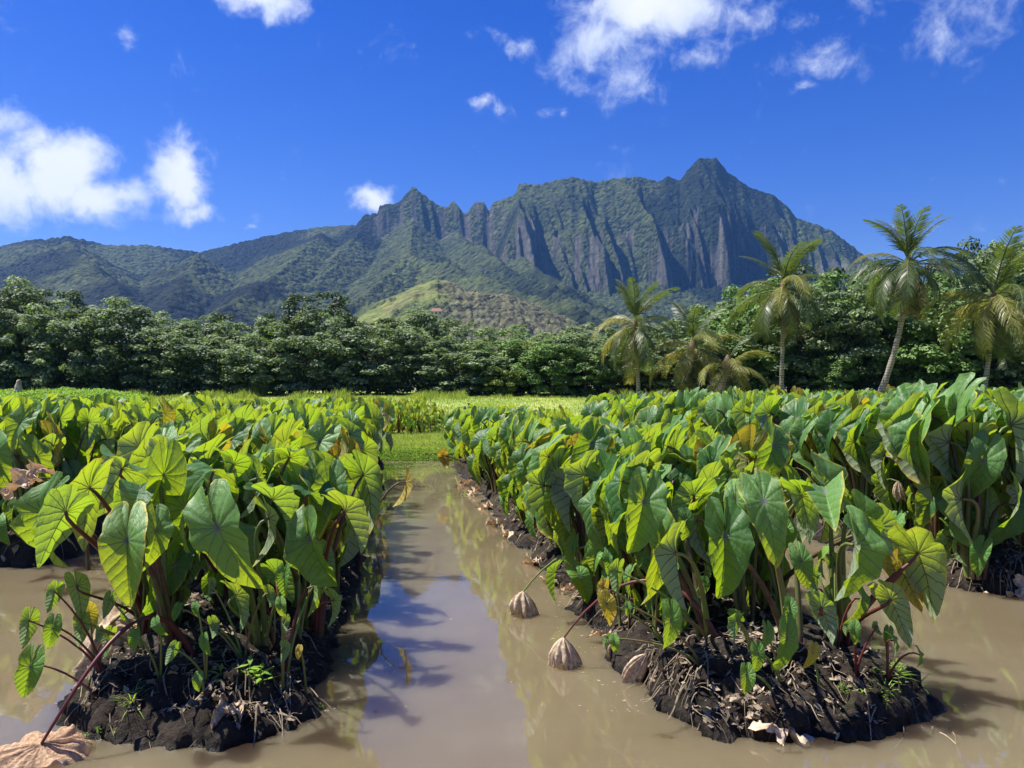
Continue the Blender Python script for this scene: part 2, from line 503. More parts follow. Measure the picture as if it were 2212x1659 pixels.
def soil():
    m, t, out = material('mud_soil')
    g = t.n('ShaderNodeNewGeometry')
    pos = g.outputs['Position']
    n = t.noise(pos, 4.5, 6, 0.7)
    n2 = t.noise(pos, 34.0, 6, 0.75)
    n3 = t.noise(pos, 110.0, 4, 0.75)
    vr = t.n('ShaderNodeTexVoronoi', feature='F1')
    t.l(pos, vr.inputs['Vector'])
    vr.inputs['Scale'].default_value = 30.0
    c = t.mix(t.smooth(n, 0.3, 0.7), (0.016, 0.012, 0.009), (0.070, 0.050, 0.033))
    c = t.mix(t.smooth(n2, 0.55, 0.72), c, (0.12, 0.095, 0.065))
    c = t.mix(t.smooth(n3, 0.64, 0.74), c, (0.26, 0.21, 0.15))
    # moss on some shoulders, flat top lighter: dry crust plus sunlight painted in
    ms = t.noise(pos, 2.3, 4, 0.6)
    c = t.mix(t.m('MULTIPLY', t.smooth(ms, 0.60, 0.70), 0.45), c, (0.085, 0.09, 0.022))
    sz = t.n('ShaderNodeSeparateXYZ')
    t.l(pos, sz.inputs[0])
    dry_sunlit = t.m('MULTIPLY', t.smooth(sz.outputs[2], 0.20, 0.33), t.smooth(n2, 0.40, 0.62))
    c = t.mix(t.m('MULTIPLY', dry_sunlit, 0.65), c, (0.20, 0.165, 0.12))
    wet = t.smooth(t.m('ADD', sz.outputs[2], t.m('MULTIPLY', n, 0.06)), 0.09, 0.02)
    c = t.mix(wet, c, (0.012, 0.009, 0.007))
    rough = t.m('SUBTRACT', 0.9, t.m('MULTIPLY', wet, 0.62))
    h = t.m('ADD', t.m('MULTIPLY', n2, 1.0), t.m('ADD', t.m('MULTIPLY', n3, 0.4), t.m('MULTIPLY', vr.outputs['Distance'], 0.5)))
    p = principled(t, c, rough, 0.35, t.bump(h, 1.0, 0.045))
    t.l(p.outputs[0], out.inputs[0])
    return m
M['soil'] = soil()

def water_mat():
    m, t, out = material('muddy_water')
    g = t.n('ShaderNodeNewGeometry')
    pos = g.outputs['Position']
    n = t.noise(pos, 0.7, 4, 0.6)
    c = t.mix(t.smooth(n, 0.3, 0.7), (0.140, 0.110, 0.062), (0.172, 0.138, 0.083))
    sc = t.vm('MULTIPLY', pos, (1.0, 2.6, 1.0))
    r1 = t.noise(sc, 2.2, 2, 0.5)
    r2 = t.noise(sc, 9.0, 2, 0.5)
    patch = t.smooth(t.noise(pos, 0.45, 2, 0.5), 0.42, 0.62)
    h = t.m('ADD', r1, t.m('MULTIPLY', t.m('MULTIPLY', r2, patch), 0.22))
    p = principled(t, c, 0.004, 0.5, t.bump(h, 0.05, 0.02))
    p.subsurface_method = 'BURLEY'
    p.inputs['IOR'].default_value = 1.5
    # murky water: light spreads a little below the surface, so shadows on it are soft
    p.inputs['Subsurface Weight'].default_value = 0.9
    p.inputs['Subsurface Radius'].default_value = (1.0, 0.75, 0.5)
    p.inputs['Subsurface Scale'].default_value = 0.5
    t.l(p.outputs[0], out.inputs[0])
    return m
M['water'] = water_mat()

def ground_mat():
    m, t, out = material('field_ground')
    g = t.n('ShaderNodeNewGeometry')
    pos = g.outputs['Position']
    n = t.noise(pos, 0.35, 5, 0.6)
    n2 = t.noise(pos, 3.5, 5, 0.7)
    c = t.mix(t.smooth(n, 0.35, 0.65), (0.20, 0.28, 0.05), (0.36, 0.40, 0.10))
    c = t.mix(t.m('MULTIPLY', t.smooth(n2, 0.45, 0.75), 0.7), c, (0.14, 0.21, 0.03))
    mud = t.smooth(t.noise(pos, 0.55, 4, 0.6), 0.68, 0.74)
    c = t.mix(mud, c, (0.13, 0.10, 0.075))
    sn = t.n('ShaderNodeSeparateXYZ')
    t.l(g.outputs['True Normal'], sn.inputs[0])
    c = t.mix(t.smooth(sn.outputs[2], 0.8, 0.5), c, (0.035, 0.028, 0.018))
    p = principled(t, c, 0.9, 0.15, t.bump(n2, 0.8, 0.08))
    t.l(p.outputs[0], out.inputs[0])
    return m
M['ground'] = ground_mat()

def mountain_mat():
    m, t, out = material('mountain_vegetation_and_rock')
    g = t.n('ShaderNodeNewGeometry')
    pos = g.outputs['Position']
    base = attr(t, 'albedo', 'Color')
    rock = attr(t, 'rock')
    n1 = t.noise(pos, 0.075, 5, 0.7)
    vr = t.n('ShaderNodeTexVoronoi', feature='F1')
    t.l(t.vm('ADD', pos, t.vm('SCALE', t.noise(pos, 0.05, 2, 0.5, out=1), 14.0)), vr.inputs['Vector'])
    vr.inputs['Scale'].default_value = 0.10
    cell = vr.outputs['Color']
    sc = t.n('ShaderNodeSeparateColor')
    t.l(cell, sc.inputs[0])
    c = t.mix(t.m('MULTIPLY', t.smooth(n1, 0.35, 0.7), 0.6), base, t.mix(1.0, base, (1.9, 1.7, 1.3), 'MULTIPLY'))
    veg = t.mix(sc.outputs[0], (0.62, 0.62, 0.62), (1.35, 1.30, 1.15))
    c = t.mix(t.m('SUBTRACT', 1.0, rock), c, t.mix(1.0, c, veg, 'MULTIPLY'))
    hgt = t.m('ADD', t.m('MULTIPLY', t.m('SUBTRACT', 1.0, vr.outputs['Distance']), t.m('SUBTRACT', 1.0, rock)), t.m('MULTIPLY', n1, 1.2))
    p = principled(t, c, 0.85, 0.1, t.bump(hgt, 0.9, 7.0))
    t.l(p.outputs[0], out.inputs[0])
    return m
M['mountain'] = mountain_mat()

# ------------------------------------------------------------------ ground and water
BANK_Y = 16.85
def ground_z(x, y):
    x, y = np.asarray(x, float), np.asarray(y, float)
    yp = np.array([-400, -6.0, -3.4, -2.9, BANK_Y - .02, BANK_Y + 0.07, BANK_Y + .5, 22.5, 28, 34, 40, 46, 52, 70, 300, 9000])
    zp = np.array([0.6, 0.35, 0.3, -0.5, -0.5, 0.16, 0.22, 0.22, 0.36, 0.58, 0.92, 1.22, 1.36, 1.5, 2.0, 2.0])
    wob = 0.18 * (fbm(x * 1.3, y * 0 + 3.3, 3, 5) - 0.5)
    z = np.interp(y + np.where(np.abs(y - BANK_Y) < 3, wob, 0), yp, zp)
    f = sst(17.2, 19.5, y)
    return z + f * 0.10 * (fbm(x * 0.35, y * 0.35, 3, 9) - 0.5) + 0.05 * sst(16.9, 17.2, y) * (fbm(x * 2.5, y * 2.5, 3, 19) - 0.5)
ys = np.unique(np.concatenate([np.linspace(-400, -6, 12), np.linspace(-6, -2.5, 12), np.linspace(-2, 16, 8), np.linspace(16.5, 17.6, 46),
                               np.linspace(17.7, 30, 60), np.linspace(30, 56, 60), np.linspace(57, 120, 20), np.geomspace(125, 9000, 26)]))
u = np.linspace(-1, 1, 240)
xs0 = u * 22
Xg, Yg = np.meshgrid(xs0, ys)
Xg = Xg * np.maximum(1.0, np.abs(Yg) / 18.0)
Xg = np.where(np.abs(np.broadcast_to(u, Xg.shape)) == 1, np.sign(Xg) * np.maximum(np.abs(Xg), 600), Xg)
Zg = ground_z(Xg, Yg)
g_me = mesh_np('ground', np.stack([Xg, Yg, Zg], -1).reshape(-1, 3), grid_faces(len(ys), 240)[:, [0, 1, 2, 3]], M['ground'])
ob('ground', g_me, None, 'structure')
wx = np.linspace(-60, 60, 5)
wy = np.linspace(-4, BANK_Y + 0.1, 4)
WX, WY = np.meshgrid(wx, wy)
ob('water', mesh_np('water', np.stack([WX, WY, WX * 0], -1).reshape(-1, 3), grid_faces(4, 5), M['water']), None, 'structure')

# ------------------------------------------------------------------ mud mounds the taro grows on
DX = -0.15
class Row:
    def __init__(s, c, yref, hw, y0, y1, H, seed, top):
        s.c, s.yref, s.hw, s.y0, s.y1, s.H, s.seed, s.top = c, yref, hw, y0, y1, H, seed, top
    def cx(s, y):
        return s.c + DX * (y - s.yref)
    def h(s, x, y):
        x, y = np.asarray(x, float), np.asarray(y, float)
        uu = x - s.cx(y)
        vv = y - (s.y0 + s.y1) / 2
        hl = (s.y1 - s.y0) / 2
        rr = 0.42
        qx = np.abs(uu) - (s.hw - rr)
        qy = np.abs(vv) - (hl - rr)
        sd = np.hypot(np.maximum(qx, 0), np.maximum(qy, 0)) + np.minimum(np.maximum(qx, qy), 0) - rr
        din = -sd + 0.36 * (fbm(x * 2.1, y * 2.1, 4, s.seed) - 0.5) + 0.14 * (fbm(x * 9, y * 9, 3, s.seed + 3) - 0.5)
        z = s.H * (1 - np.exp(-np.maximum(din + 0.03, 0) / 0.19))
        z = z - 0.02 - np.maximum(-din - 0.03, 0) * 1.8
        k = np.clip(z / s.H, 0, 1)
        z += k * 0.15 * (fbm(x * 3.1, y * 3.1, 3, s.seed + 7) - 0.45)
        z += np.clip(z / s.H * 2, 0, 1) * (0.055 * (0.6 - worley(x * 8, y * 8, s.seed)) + 0.030 * (0.5 - worley(x * 22, y * 22, s.seed + 1)))
        return np.maximum(z, -0.3)
rows = {
    'L1': Row(-1.50, 3.5, 0.62, 3.28, 16.6, 0.28, 3, 1.27),
    'R1': Row(1.34, 3.6, 0.66, 3.28, 16.7, 0.25, 13, 1.22),
    'R2': Row(4.45, 3.6, 0.72, 5.55, 17.4, 0.26, 23, 1.43),
    'L0': Row(-4.30, 3.5, 0.80, 6.60, 16.7, 0.26, 33, 1.30),
    'R3': Row(7.40, 3.6, 0.75, 6.6, 17.6, 0.24, 43, 1.45),
    'R4': Row(10.3, 3.6, 0.75, 11.0, 17.6, 0.24, 53, 1.48),
    'LL': Row(-7.25, 3.5, 0.80, 9.6, 16.7, 0.24, 63, 1.30),
}
mound_names = {}
for rk, r in rows.items():
    near = rk in ('L1', 'R1')
    if near:
        yy = np.concatenate([np.arange(r.y0 - 0.4, 5.4, 0.018), np.arange(5.4, 8.5, 0.04), np.arange(8.5, r.y1 + 0.35, 0.09)])
        uu = np.linspace(-r.hw - 0.35, r.hw + 0.35, 96)
    else:
        yy = np.arange(r.y0 - 0.4, r.y1 + 0.35, 0.06)
        uu = np.linspace(-r.hw - 0.35, r.hw + 0.35, 40)
    U_, Y_ = np.meshgrid(uu, yy)
    X_ = U_ + r.cx(Y_)
    Z_ = r.h(X_, Y_)
    # push the steep flanks sideways a little so they are not a pure height field
    X_ = X_ + 0.05 * (fbm(Y_ * 7, Z_ * 16 + U_ * 3, 3, r.seed + 21) - 0.5)
    Y2 = Y_ + 0.05 * (fbm(X_ * 7, Z_ * 16, 3, r.seed + 22) - 0.5)
    P3 = np.stack([X_, Y2, Z_], -1)
    gu = np.gradient(P3, axis=1); gv = np.gradient(P3, axis=0)
    Nn = np.cross(gu, gv)
    Nn /= np.linalg.norm(Nn, axis=2, keepdims=True) + 1e-9
    def n3(q, sd):
        return (vn(X_ * q, Z_ * q * 1.3 + 7, sd) + vn(Y2 * q, Z_ * q * 1.3 + 3, sd + 1) + vn(X_ * q + 5, Y2 * q, sd + 2)) / 3 - .5
    amp = np.clip((Z_ + .05) / .1, 0, 1)
    dsp = amp * ((.08 * n3(7, 1) + .085 * n3(19, 5) + .060 * n3(42, 9)) if near else (.10 * n3(6, 1) + .05 * n3(14, 5)))
    X_, Y2, Z_ = X_ + Nn[..., 0] * dsp, Y2 + Nn[..., 1] * dsp, Z_ + Nn[..., 2] * dsp
    me = mesh_np('mud_mound', np.stack([X_, Y2, Z_], -1).reshape(-1, 3), grid_faces(len(yy), len(uu)), M['soil'], True)
    ob('mud_mound', me, None, 'structure')

# ------------------------------------------------------------------ taro leaves
HALF = [(0, -.66), (.058, -.605), (.132, -.515), (.202, -.395), (.258, -.255), (.296, -.115), (.312, .02), (.308, .13), (.285, .23),
        (.240, .315), (.190, .378), (.130, .405), (.072, .408), (.026, .375), (.007, .24), (0, .08)]
hp = np.array([(math.atan2(x, -y) if x > 0 else (0 if y < 0 else PI), math.hypot(x, y)) for x, y in HALF])
def leaf_mesh(name, mat, rs, nh=20, rings=(.14, .3, .46, .62, .77, .89, .96, 1.0), fold=.25, tip=.35, lobe=.3, wave=.03, wide=1.0, twist=0.0, crumple=0.0, curl=0.0, ribs=0.0):
    base = hp[:, 0]
    th = np.interp(np.linspace(0, len(base) - 1, nh + 1), np.arange(len(base)), base)
    rad = np.interp(th, hp[:, 0], hp[:, 1])
    thf = np.concatenate([th, -th[1:-1][::-1]])
    rf = np.concatenate([rad, rad[1:-1][::-1]])
    n = len(thf)
    ph = rs.random() * 6
    k1, k2 = rs.choice([5, 6, 7]), rs.choice([11, 13, 9])
    for q in range(rs.choice([0, 0, 0, 1, 2])):
        a_ = rs.uniform(-2.4, 2.4)
        rf = rf * (1 - rs.uniform(.10, .30) * np.exp(-((thf - a_) / rs.uniform(.04, .10)) ** 2))
    rf = rf * (1 + 0.018 * np.sin(k2 * thf + ph) + 0.012 * np.sin(23 * thf + ph * 2))
    V = [(0, 0, 0)]
    co = [(0, 0, 0)]
    for s in rings:
        for a, r in zip(thf, rf):
            x, y = math.sin(a) * r * s * wide, -math.cos(a) * r * s
            V.append((x, y, 0))
            co.append((math.sin(a) * r * s, y, s))
    V = np.array(V, float)
    co = np.array(co, float)
    x, y, s = V[:, 0], V[:, 1], co[:, 2]
    ang = np.arctan2(co[:, 0], -co[:, 1])
    r = np.hypot(x, y)
    z = fold * np.abs(x) * (1 - 0.8 * np.abs(x)) * (1 - .65 * sst(0, .28, y)) - np.where(y < 0, tip, lobe) * y * y
    z += wave * s ** 3 * np.sin(k1 * ang + ph) + wave * 0.45 * s ** 4 * np.sin(k2 * ang + 2 * ph)
    z += twist * x * y
    z += .055 * (fbm(x * 4 + ph, y * 4 + 3 * ph, 3, 7) - .5) * np.clip(s * 1.5, 0, 1)
    a0 = math.radians(52)
    aa = np.abs(ang)
    v = -y - np.abs(x) / math.tan(a0)
    pp = lambda q, w_: np.abs(((q + w_) % (2 * w_)) - w_)
    dA = pp(v, 0.06) / 0.06
    dB = pp(aa - a0, math.radians(14)) / math.radians(14)
    bul = np.where(aa > a0, dB, dA)
    z += 0.008 * (bul ** 0.6) * np.clip(r / 0.15, 0, 1) * np.clip((1.05 - s) * 6, 0, 1)
    if ribs:
        z += ribs * np.sin(ang * 19 + 2.5 * np.sin(3 * s)) * s ** .7
    if crumple:
        z += crumple * (fbm(x * 7 + ph, y * 7, 4, 5) - 0.5) * 2 * s
        x = x + crumple * (fbm(x * 6 - ph, y * 6 + 3, 3, 15) - 0.5) * 1.4 * s
        y = y + crumple * (fbm(x * 6 + 9, y * 6 + ph, 3, 25) - 0.5) * 1.2 * s
    if curl:                       # roll the sides up
        q = np.abs(x) / 0.35
        z += curl * 0.22 * q ** 2
        x = x * (1 - 0.45 * curl * q)
    V = np.stack([x, y, z], -1)
    F = []
    for i in range(n):
        j = (i + 1) % n
        F.append((0, 1 + i, 1 + j, 1 + j))
    tri = [(0, 1 + j, 1 + i) for i in range(n) for j in [(i + 1) % n]]
    quads = []
    for q in range(len(rings) - 1):
        o0, o1 = 1 + q * n, 1 + (q + 1) * n
        for i in range(n):
            j = (i + 1) % n
            quads.append((o0 + i, o0 + j, o1 + j, o1 + i))
    me = bpy.data.meshes.new(name)
    # upper side must look along +z
    faces = [(a, c, b) for (a, b, c) in tri] + quads
    me.from_pydata([tuple(p) for p in V], [], faces)
    me.polygons.foreach_set('use_smooth', [True] * len(faces))
    # consistent winding
    me.update()
    nz = sum(p.normal.z for p in me.polygons[n:]) if len(me.polygons) > n else 1
    nt = sum(p.normal.z for p in me.polygons[:n])
    if nz < 0 or nt < 0:
        me.clear_geometry()
        ft = [(a, c, b) if nt < 0 else (a, b, c) for (a, b, c) in [(a, c, b) for (a, b, c) in tri]]
        fq = [tuple(reversed(f)) if nz < 0 else f for f in quads]
        me.from_pydata([tuple(p) for p in V], [], ft + fq)
        me.polygons.foreach_set('use_smooth', [True] * len(me.polygons))
    at_ = me.attributes.new('leafco', 'FLOAT_VECTOR', 'POINT')
    at_.data.foreach_set('vector', co.astype(np.float32).ravel())
    me.materials.append(mat)
    me.update()
    return me

LR = random.Random(5)
def variants(mat, n, nh, rings, **kw):
    out = []
    for k in range(n):
        out.append(leaf_mesh('taro_leaf_blade', mat, LR, nh, rings,
                             fold=kw.get('fold', LR.uniform(.3, 1.0)), tip=LR.uniform(.2, 1.0), lobe=LR.uniform(.2, 1.3),
                             wave=LR.uniform(.015, .045), wide=LR.uniform(.92, 1.12), twist=LR.uniform(-.5, .5)))
    return out
RH = (.14, .3, .46, .62, .77, .89, .96, 1.0)
RL = (.3, .65, .9, 1.0)
HI = variants(M['leaf'], 14, 20, RH)
HI_FLAT = variants(M['leaf'], 5, 20, RH, fold=.24)
HI_V = variants(M['leaf'], 5, 20, RH, fold=.80)
LO = variants(M['leaf'], 12, 11, RL)
YOUNG = variants(M['leaf_young'], 8, 12, RL)
OLD_H = variants(M['leaf_old'], 4, 20, RH)
OLD_L = variants(M['leaf_old'], 4, 11, RL)
YEL = variants(M['leaf_yellow'], 3, 16, RL)
BRI = variants(M['leaf_bright'], 6, 8, (.5, 1.0))

def frame(P, t, n, L):
    Y = -Vector(t).normalized()
    Z = Vector(n)
    Z = (Z - Y * Z.dot(Y)).normalized()
    X = Y.cross(Z)
    m = Matrix(((X.x * L, Y.x * L, Z.x * L, P[0]), (X.y * L, Y.y * L, Z.y * L, P[1]), (X.z * L, Y.z * L, Z.z * L, P[2]), (0, 0, 0, 1)))
    return m, Z

def stalk_pts(B, P, n, nn=9, back=0.14):
    B, P, n = Vector(B), Vector(P), Vector(n)
    hgt = max(P.z - B.z, 0.05)
    out = Vector((P.x - B.x, P.y - B.y, 0))
    c1 = B + Vector((0, 0, 0.62 * hgt)) + out * 0.22
    c2 = P - n * min(back, 0.35 * (P - B).length) + Vector((0, 0, 0.02))
    return bez(B, c1, c2, P, nn)

def add_stalk(parent, pts, r0, r1, mat, sides=6):
    V, F = tube_arrays(pts, np.linspace(r0, r1, len(pts)) * (1 + 0.5 * np.exp(-np.linspace(0, 1, len(pts)) * 9)), sides)
    return ob('leaf_stalk', mesh_np('leaf_stalk', V, F, mat), parent)

# ------------------------------------------------------------------ hero plants at the near ends of the two middle rows
def c1(x, y): return (x * 0.23327, 380.95 + y * 0.23327)            # readings from enlargements of the photograph
def c3(x, y): return ((2300 + .7982 * x) / 3.9375, (1700 + .7982 * y) / 3.9375)
def base_at(rk, x, y):
    r = rows[rk]
    return Vector((x, y, float(r.h(np.array([x]), np.array([y]))[0]) - 0.02))

hero_plants = {}
def hero(key, rk, x, y, label):
    e = empty('taro_plant', base_at(rk, x, y), label, 'taro plant', 'taro plants growing on the mud mounds')
    hero_plants[key] = e
    return e
hero('A', 'L1', -1.66, 3.78, 'tall taro with broad dark leaves at the near end of the left mound')
hero('B', 'L1', -1.27, 3.92, 'taro with a long drooping dark leaf, front of the left mound by the channel')
hero('C', 'L1', -1.14, 4.40, 'taro whose wide leaves overhang the channel, on the left mound right shoulder')
hero('D', 'L1', -1.93, 4.15, 'taro with backlit leaves leaning out over the water left of the left mound')
hero('E', 'L1', -1.55, 4.45, 'taro with upright veined leaves just behind the front plants of the left mound')
hero('F', 'R1', 1.05, 4.02, 'taro with a half dark, half pale folded leaf, right mound left front')
hero('G', 'R1', 1.40, 3.85, 'taro with maroon stalks and a big smooth blue green leaf, right mound front')
hero('H', 'R1', 1.72, 4.05, 'taro leaning right with pale undersides out over the water by the right mound')
hero('I', 'R1', 0.80, 4.60, 'taro with veined backlit leaves behind the front corner of the right mound')
hero('J', 'R1', 1.45, 4.60, 'taro with silvery leaf backs standing behind the big front leaves, right mound')

HR = random.Random(21)
def hleaf(key, c, Px, Py, Tx, Ty, d, yaw, dt=-.08, pool=None, wide=1.0, mat='stalk', r=.0105, up=0.25):
    """blade with its stalk joint at P and its tip at T (read from the photograph), at depth d; yaw 0 shows the upper side"""
    e = hero_plants[key]
    p = at(*c(Px, Py), d)
    q = at(*c(Tx, Ty), d + dt)
    t = q - p
    L = t.length / 0.615
    a = math.radians(yaw)
    n = Vector((math.sin(a), -math.cos(a), up if abs(yaw) < 90 else .55))
    pool = pool or HI
    m, Z = frame(p - e.location, t, n, L)
    lf = ob('leaf', HR.choice(pool), e)
    m = m @ Matrix.Diagonal((wide * .66, 1, 1, 1))
    lf.matrix_basis = m
    pl = p - e.location
    off = Vector((pl.x, pl.y, 0))
    off = off * (0.05 / max(off.length, 0.05))
    add_stalk(e, stalk_pts(off, pl, Z, 10), r * 1.55, r * 0.72, M[mat])
    return lf

# left mound, large leaves
hleaf('A', c1, 545, 685, 545, 955, 3.30, 12, -.05, HI_V, 1.05, up=.25)
hleaf('B', c1, 935, 630, 1060, 912, 3.42, -18, -.02, HI_FLAT, 1.12, up=.3)
hleaf('C', c1, 1335, 680, 1405, 890, 3.70, -25, 0, HI, 1.15)
hleaf('D', c1, 282, 562, 185, 722, 3.55, 205, .08, HI, 1.05, 'stalk_red')
hleaf('D', c1, 385, 460, 340, 690, 3.70, 235, .05, HI_FLAT, .9, 'stalk_red')
hleaf('E', c1, 522, 378, 470, 505, 4.05, 165, .25, HI_FLAT, 1.1, 'stalk_red')
hleaf('E', c1, 915, 390, 1035, 462, 4.05, 150, .22, HI_FLAT, 1.0, 'stalk_red')
hleaf('B', c1, 800, 545, 745, 735, 3.85, -35, .1, HI, 1.1)
hleaf('C', c1, 1165, 512, 1262, 650, 3.80, 150, .12, HI, .9)
hleaf('B', c1, 1150, 590, 1190, 740, 3.80, 130, .05, HI_FLAT, .95)
hleaf('C', c1, 1322, 482, 1372, 545, 4.15, 150, .15, HI_FLAT, 1.2)
hleaf('C', c1, 1478, 562, 1562, 722, 4.15, 160, .05, HI, 1.0, 'stalk_red')
hleaf('C', c1, 1556, 405, 1635, 565, 4.70, 165, .1, HI_FLAT, 1.1)
hleaf('A', c1, 700, 400, 660, 560, 3.80, 40, .1, HI_V, 1.15)
hleaf('A', c1, 600, 470, 560, 560, 3.75, 20, -.22, HI, 1.1, up=1.2)
hleaf('D', c1, 190, 565, 150, 805, 3.75, -30, .05, HI, 1.0)
hleaf('A', c1, 665, 640, 655, 815, 3.40, 50, -.03, HI_V, 1.0)
hleaf('D', c1, 560, 520, 500, 610, 3.80, 190, .12, HI_FLAT, 1.1)
hleaf('E', c1, 1000, 360, 1060, 500, 4.35, 170, .15, HI)
hleaf('E', c1, 1240, 330, 1260, 440, 4.45, 170, .2, HI_FLAT, 1.1)
hleaf('E', c1, 700, 330, 650, 470, 4.50, 195, .15, HI)
hleaf('C', c1, 1100, 420, 1115, 580, 4.10, 95, .05, HI, .9)
hleaf('D', c1, 330, 880, 360, 990, 3.60, 200, .05, YOUNG, 1.1, 'stalk_red', .006)
hleaf('B', c1, 1010, 920, 1075, 1035, 3.60, 150, .02, YOUNG, 1.2, 'stalk_green', .007)
hleaf('B', c1, 1218, 838, 1215, 925, 3.50, -10, 0, YOUNG, 1.0, 'stalk_green', .006)
hleaf('C', c1, 1430, 940, 1448, 1036, 3.75, 150, 0, YOUNG, 1.0, 'stalk_red', .006)
# right mound, large leaves
hleaf('F', c3, 292, 345, 246, 602, 3.75, 8, -.03, HI_V, 1.12)
hleaf('I', c3, 542, 315, 440, 455, 4.25, 180, .12, HI_FLAT, 1.15, 'stalk_red')
hleaf('G', c3, 690, 515, 702, 822, 3.45, 5, -.05, HI_V, 1.1)
hleaf('G', c3, 885, 345, 978, 615, 3.50, -5, -.12, HI_FLAT, 1.05, 'stalk_green', up=.55)
hleaf('J', c3, 1072, 320, 1128, 512, 4.00, 130, .1, HI_FLAT, .95, 'stalk_green')
hleaf('H', c3, 1190, 300, 1225, 440, 3.95, -30, -.25, HI, 1.15, up=.7)
hleaf('H', c3, 1330, 560, 1292, 835, 3.60, 30, 0, HI, 1.0)
hleaf('H', c3, 1350, 430, 1405, 625, 3.85, 20, .05, HI, 1.0)
hleaf('J', c3, 1450, 470, 1475, 660, 4.15, 140, 0, HI, 1.1)
hleaf('G', c3, 1072, 640, 1110, 775, 3.80, -5, 0, HI_FLAT, 1.1)
hleaf('H', c3, 1172, 870, 1240, 1005, 3.55, 150, 0, HI_FLAT, 1.1, 'stalk_red')
hleaf('H', c3, 1512, 830, 1612, 1012, 3.60, 150, 0, HI_FLAT, .95, 'stalk_red')
hleaf('H', c3, 1566, 685, 1652, 842, 3.95, 165, 0, OLD_H, 1.15, 'stalk_red')
hleaf('H', c3, 1646, 600, 1745, 822, 3.85, 140, .08, HI_FLAT, 1.1, 'stalk_red')
hleaf('J', c3, 712, 200, 728, 325, 4.60, 130, .05, HI_FLAT, 1.0)
hleaf('J', c3, 850, 120, 900, 200, 4.90, 140, .15, HI_FLAT, 1.0)
hleaf('F', c3, 372, 570, 362, 892, 3.80, 15, 0, HI, .75)
hleaf('F', c3, 455, 600, 472, 862, 3.65, 215, 0, HI, .70, 'stalk_green')
hleaf('J', c3, 622, 170, 655, 315, 4.70, 15, 0, HI, 1.1)
hleaf('I', c3, 270, 150, 300, 380, 5.00, 25, .05, HI_FLAT, 1.0)
hleaf('I', c3, 238, 160, 130, 245, 4.90, 190, .15, HI_FLAT, 1.1, 'stalk_red')
hleaf('I', c3, 466, 155, 350, 215, 4.90, 180, .2, HI_FLAT, 1.1, 'stalk_red')
hleaf('I', c3, 95, 270, 20, 420, 4.70, 195, .05, HI, 1.0, 'stalk_red')
hleaf('F', c3, 500, 440, 500, 540, 4.10, 10, 0, HI_FLAT, 1.1)
hleaf('I', c3, 120, 420, 150, 560, 4.40, 20, 0, HI, 1.0)
hleaf('G', c3, 1012, 870, 1010, 960, 3.50, 5, -.02, YOUNG, 1.1, 'stalk_green', .007)
hleaf('G', c3, 1000, 1020, 990, 1205, 3.35, 10, 0, YOUNG, .85, 'stalk_green', .007)
hleaf('F', c3, 425, 930, 420, 1090, 3.45, 15, 0, YOUNG, 1.0, 'stalk_green', .007)
hleaf('F', c3, 165, 690, 160, 800, 3.9, 190, 0, YOUNG, 1.0, 'stalk_green', .006)

# ------------------------------------------------------------------ young shoots round the feet of the plants
YG = 'young taro shoots at the foot of the plants'
def shoot(rk, bx, by, label, leaves, cfun, mat='stalk_green', pool=None):
    e = empty('young_taro', base_at(rk, bx, by), label, 'taro shoot', YG)
    for (Px, Py, Tx, Ty, d, yaw) in leaves:
        p = at(*cfun(Px, Py), d)
        q = at(*cfun(Tx, Ty), d - .01)
        t = q - p
        a = math.radians(yaw)
        m, Z = frame(p - e.location, t, Vector((math.sin(a), -math.cos(a), .25)), t.length / .64)
        lf = ob('leaf', HR.choice(pool or YOUNG), e)
        lf.matrix_basis = m @ Matrix.Diagonal((.78, 1, 1, 1))
        add_stalk(e, stalk_pts((0, 0, 0), p - e.location, Z, 8, .05), .006, .0035, M[mat], 5)
    return e
shoot('L1', -1.92, 3.62, 'taro shoot with small leaves hanging out left over the water', [(125, 1030, 105, 1135, 3.5, 200), (225, 1060, 205, 1158, 3.45, 30), (235, 905, 205, 990, 3.5, 200)], c1, 'stalk_red')
shoot('L1', -1.88, 3.48, 'taro shoot reaching far left with one folded leaf low above the water', [(130, 1225, 100, 1362, 3.38, 25)], c1, 'stalk_red')
shoot('L1', -1.62, 3.55, 'taro shoot with two rounded leaves below the big dark leaf', [(575, 1098, 565, 1166, 3.38, 15), (672, 1045, 700, 1098, 3.4, -15)], c1)
shoot('L1', -1.40, 3.52, 'pair of pale rounded taro shoot leaves in the middle of the left mound front', [(878, 1118, 890, 1182, 3.36, -5), (745, 1148, 715, 1208, 3.36, 190), (838, 970, 845, 1010, 3.45, 10)], c1)
shoot('L1', -1.36, 3.40, 'single folded taro leaf low on the bare front of the left mound', [(848, 1280, 842, 1340, 3.28, 5)], c1)
shoot('L1', -1.08, 3.62, 'taro shoot on the right front corner of the left mound', [(1218, 1148, 1215, 1212, 3.45, 170), (1205, 960, 1215, 1020, 3.55, 10), (1225, 1030, 1220, 1080, 3.5, 190)], c1)
shoot('L1', -.99, 3.70, 'small yellow taro leaf at the right edge of the left mound', [(1282, 1155, 1275, 1196, 3.45, 10)], c1, pool=YEL)
shoot('L1', -1.78, 3.75, 'cluster of small backlit taro leaves left of the dark stems', [(350, 1040, 345, 1130, 3.6, 200), (425, 1075, 418, 1122, 3.55, 190), (470, 940, 450, 1010, 3.7, 195)], c1)
shoot('L1', -1.30, 3.72, 'bright taro shoots among the stems of the left mound', [(915, 1040, 925, 1100, 3.55, 185), (905, 870, 900, 920, 3.7, 180), (1150, 910, 1165, 970, 3.7, 170), (760, 980, 745, 1030, 3.6, 10)], c1)
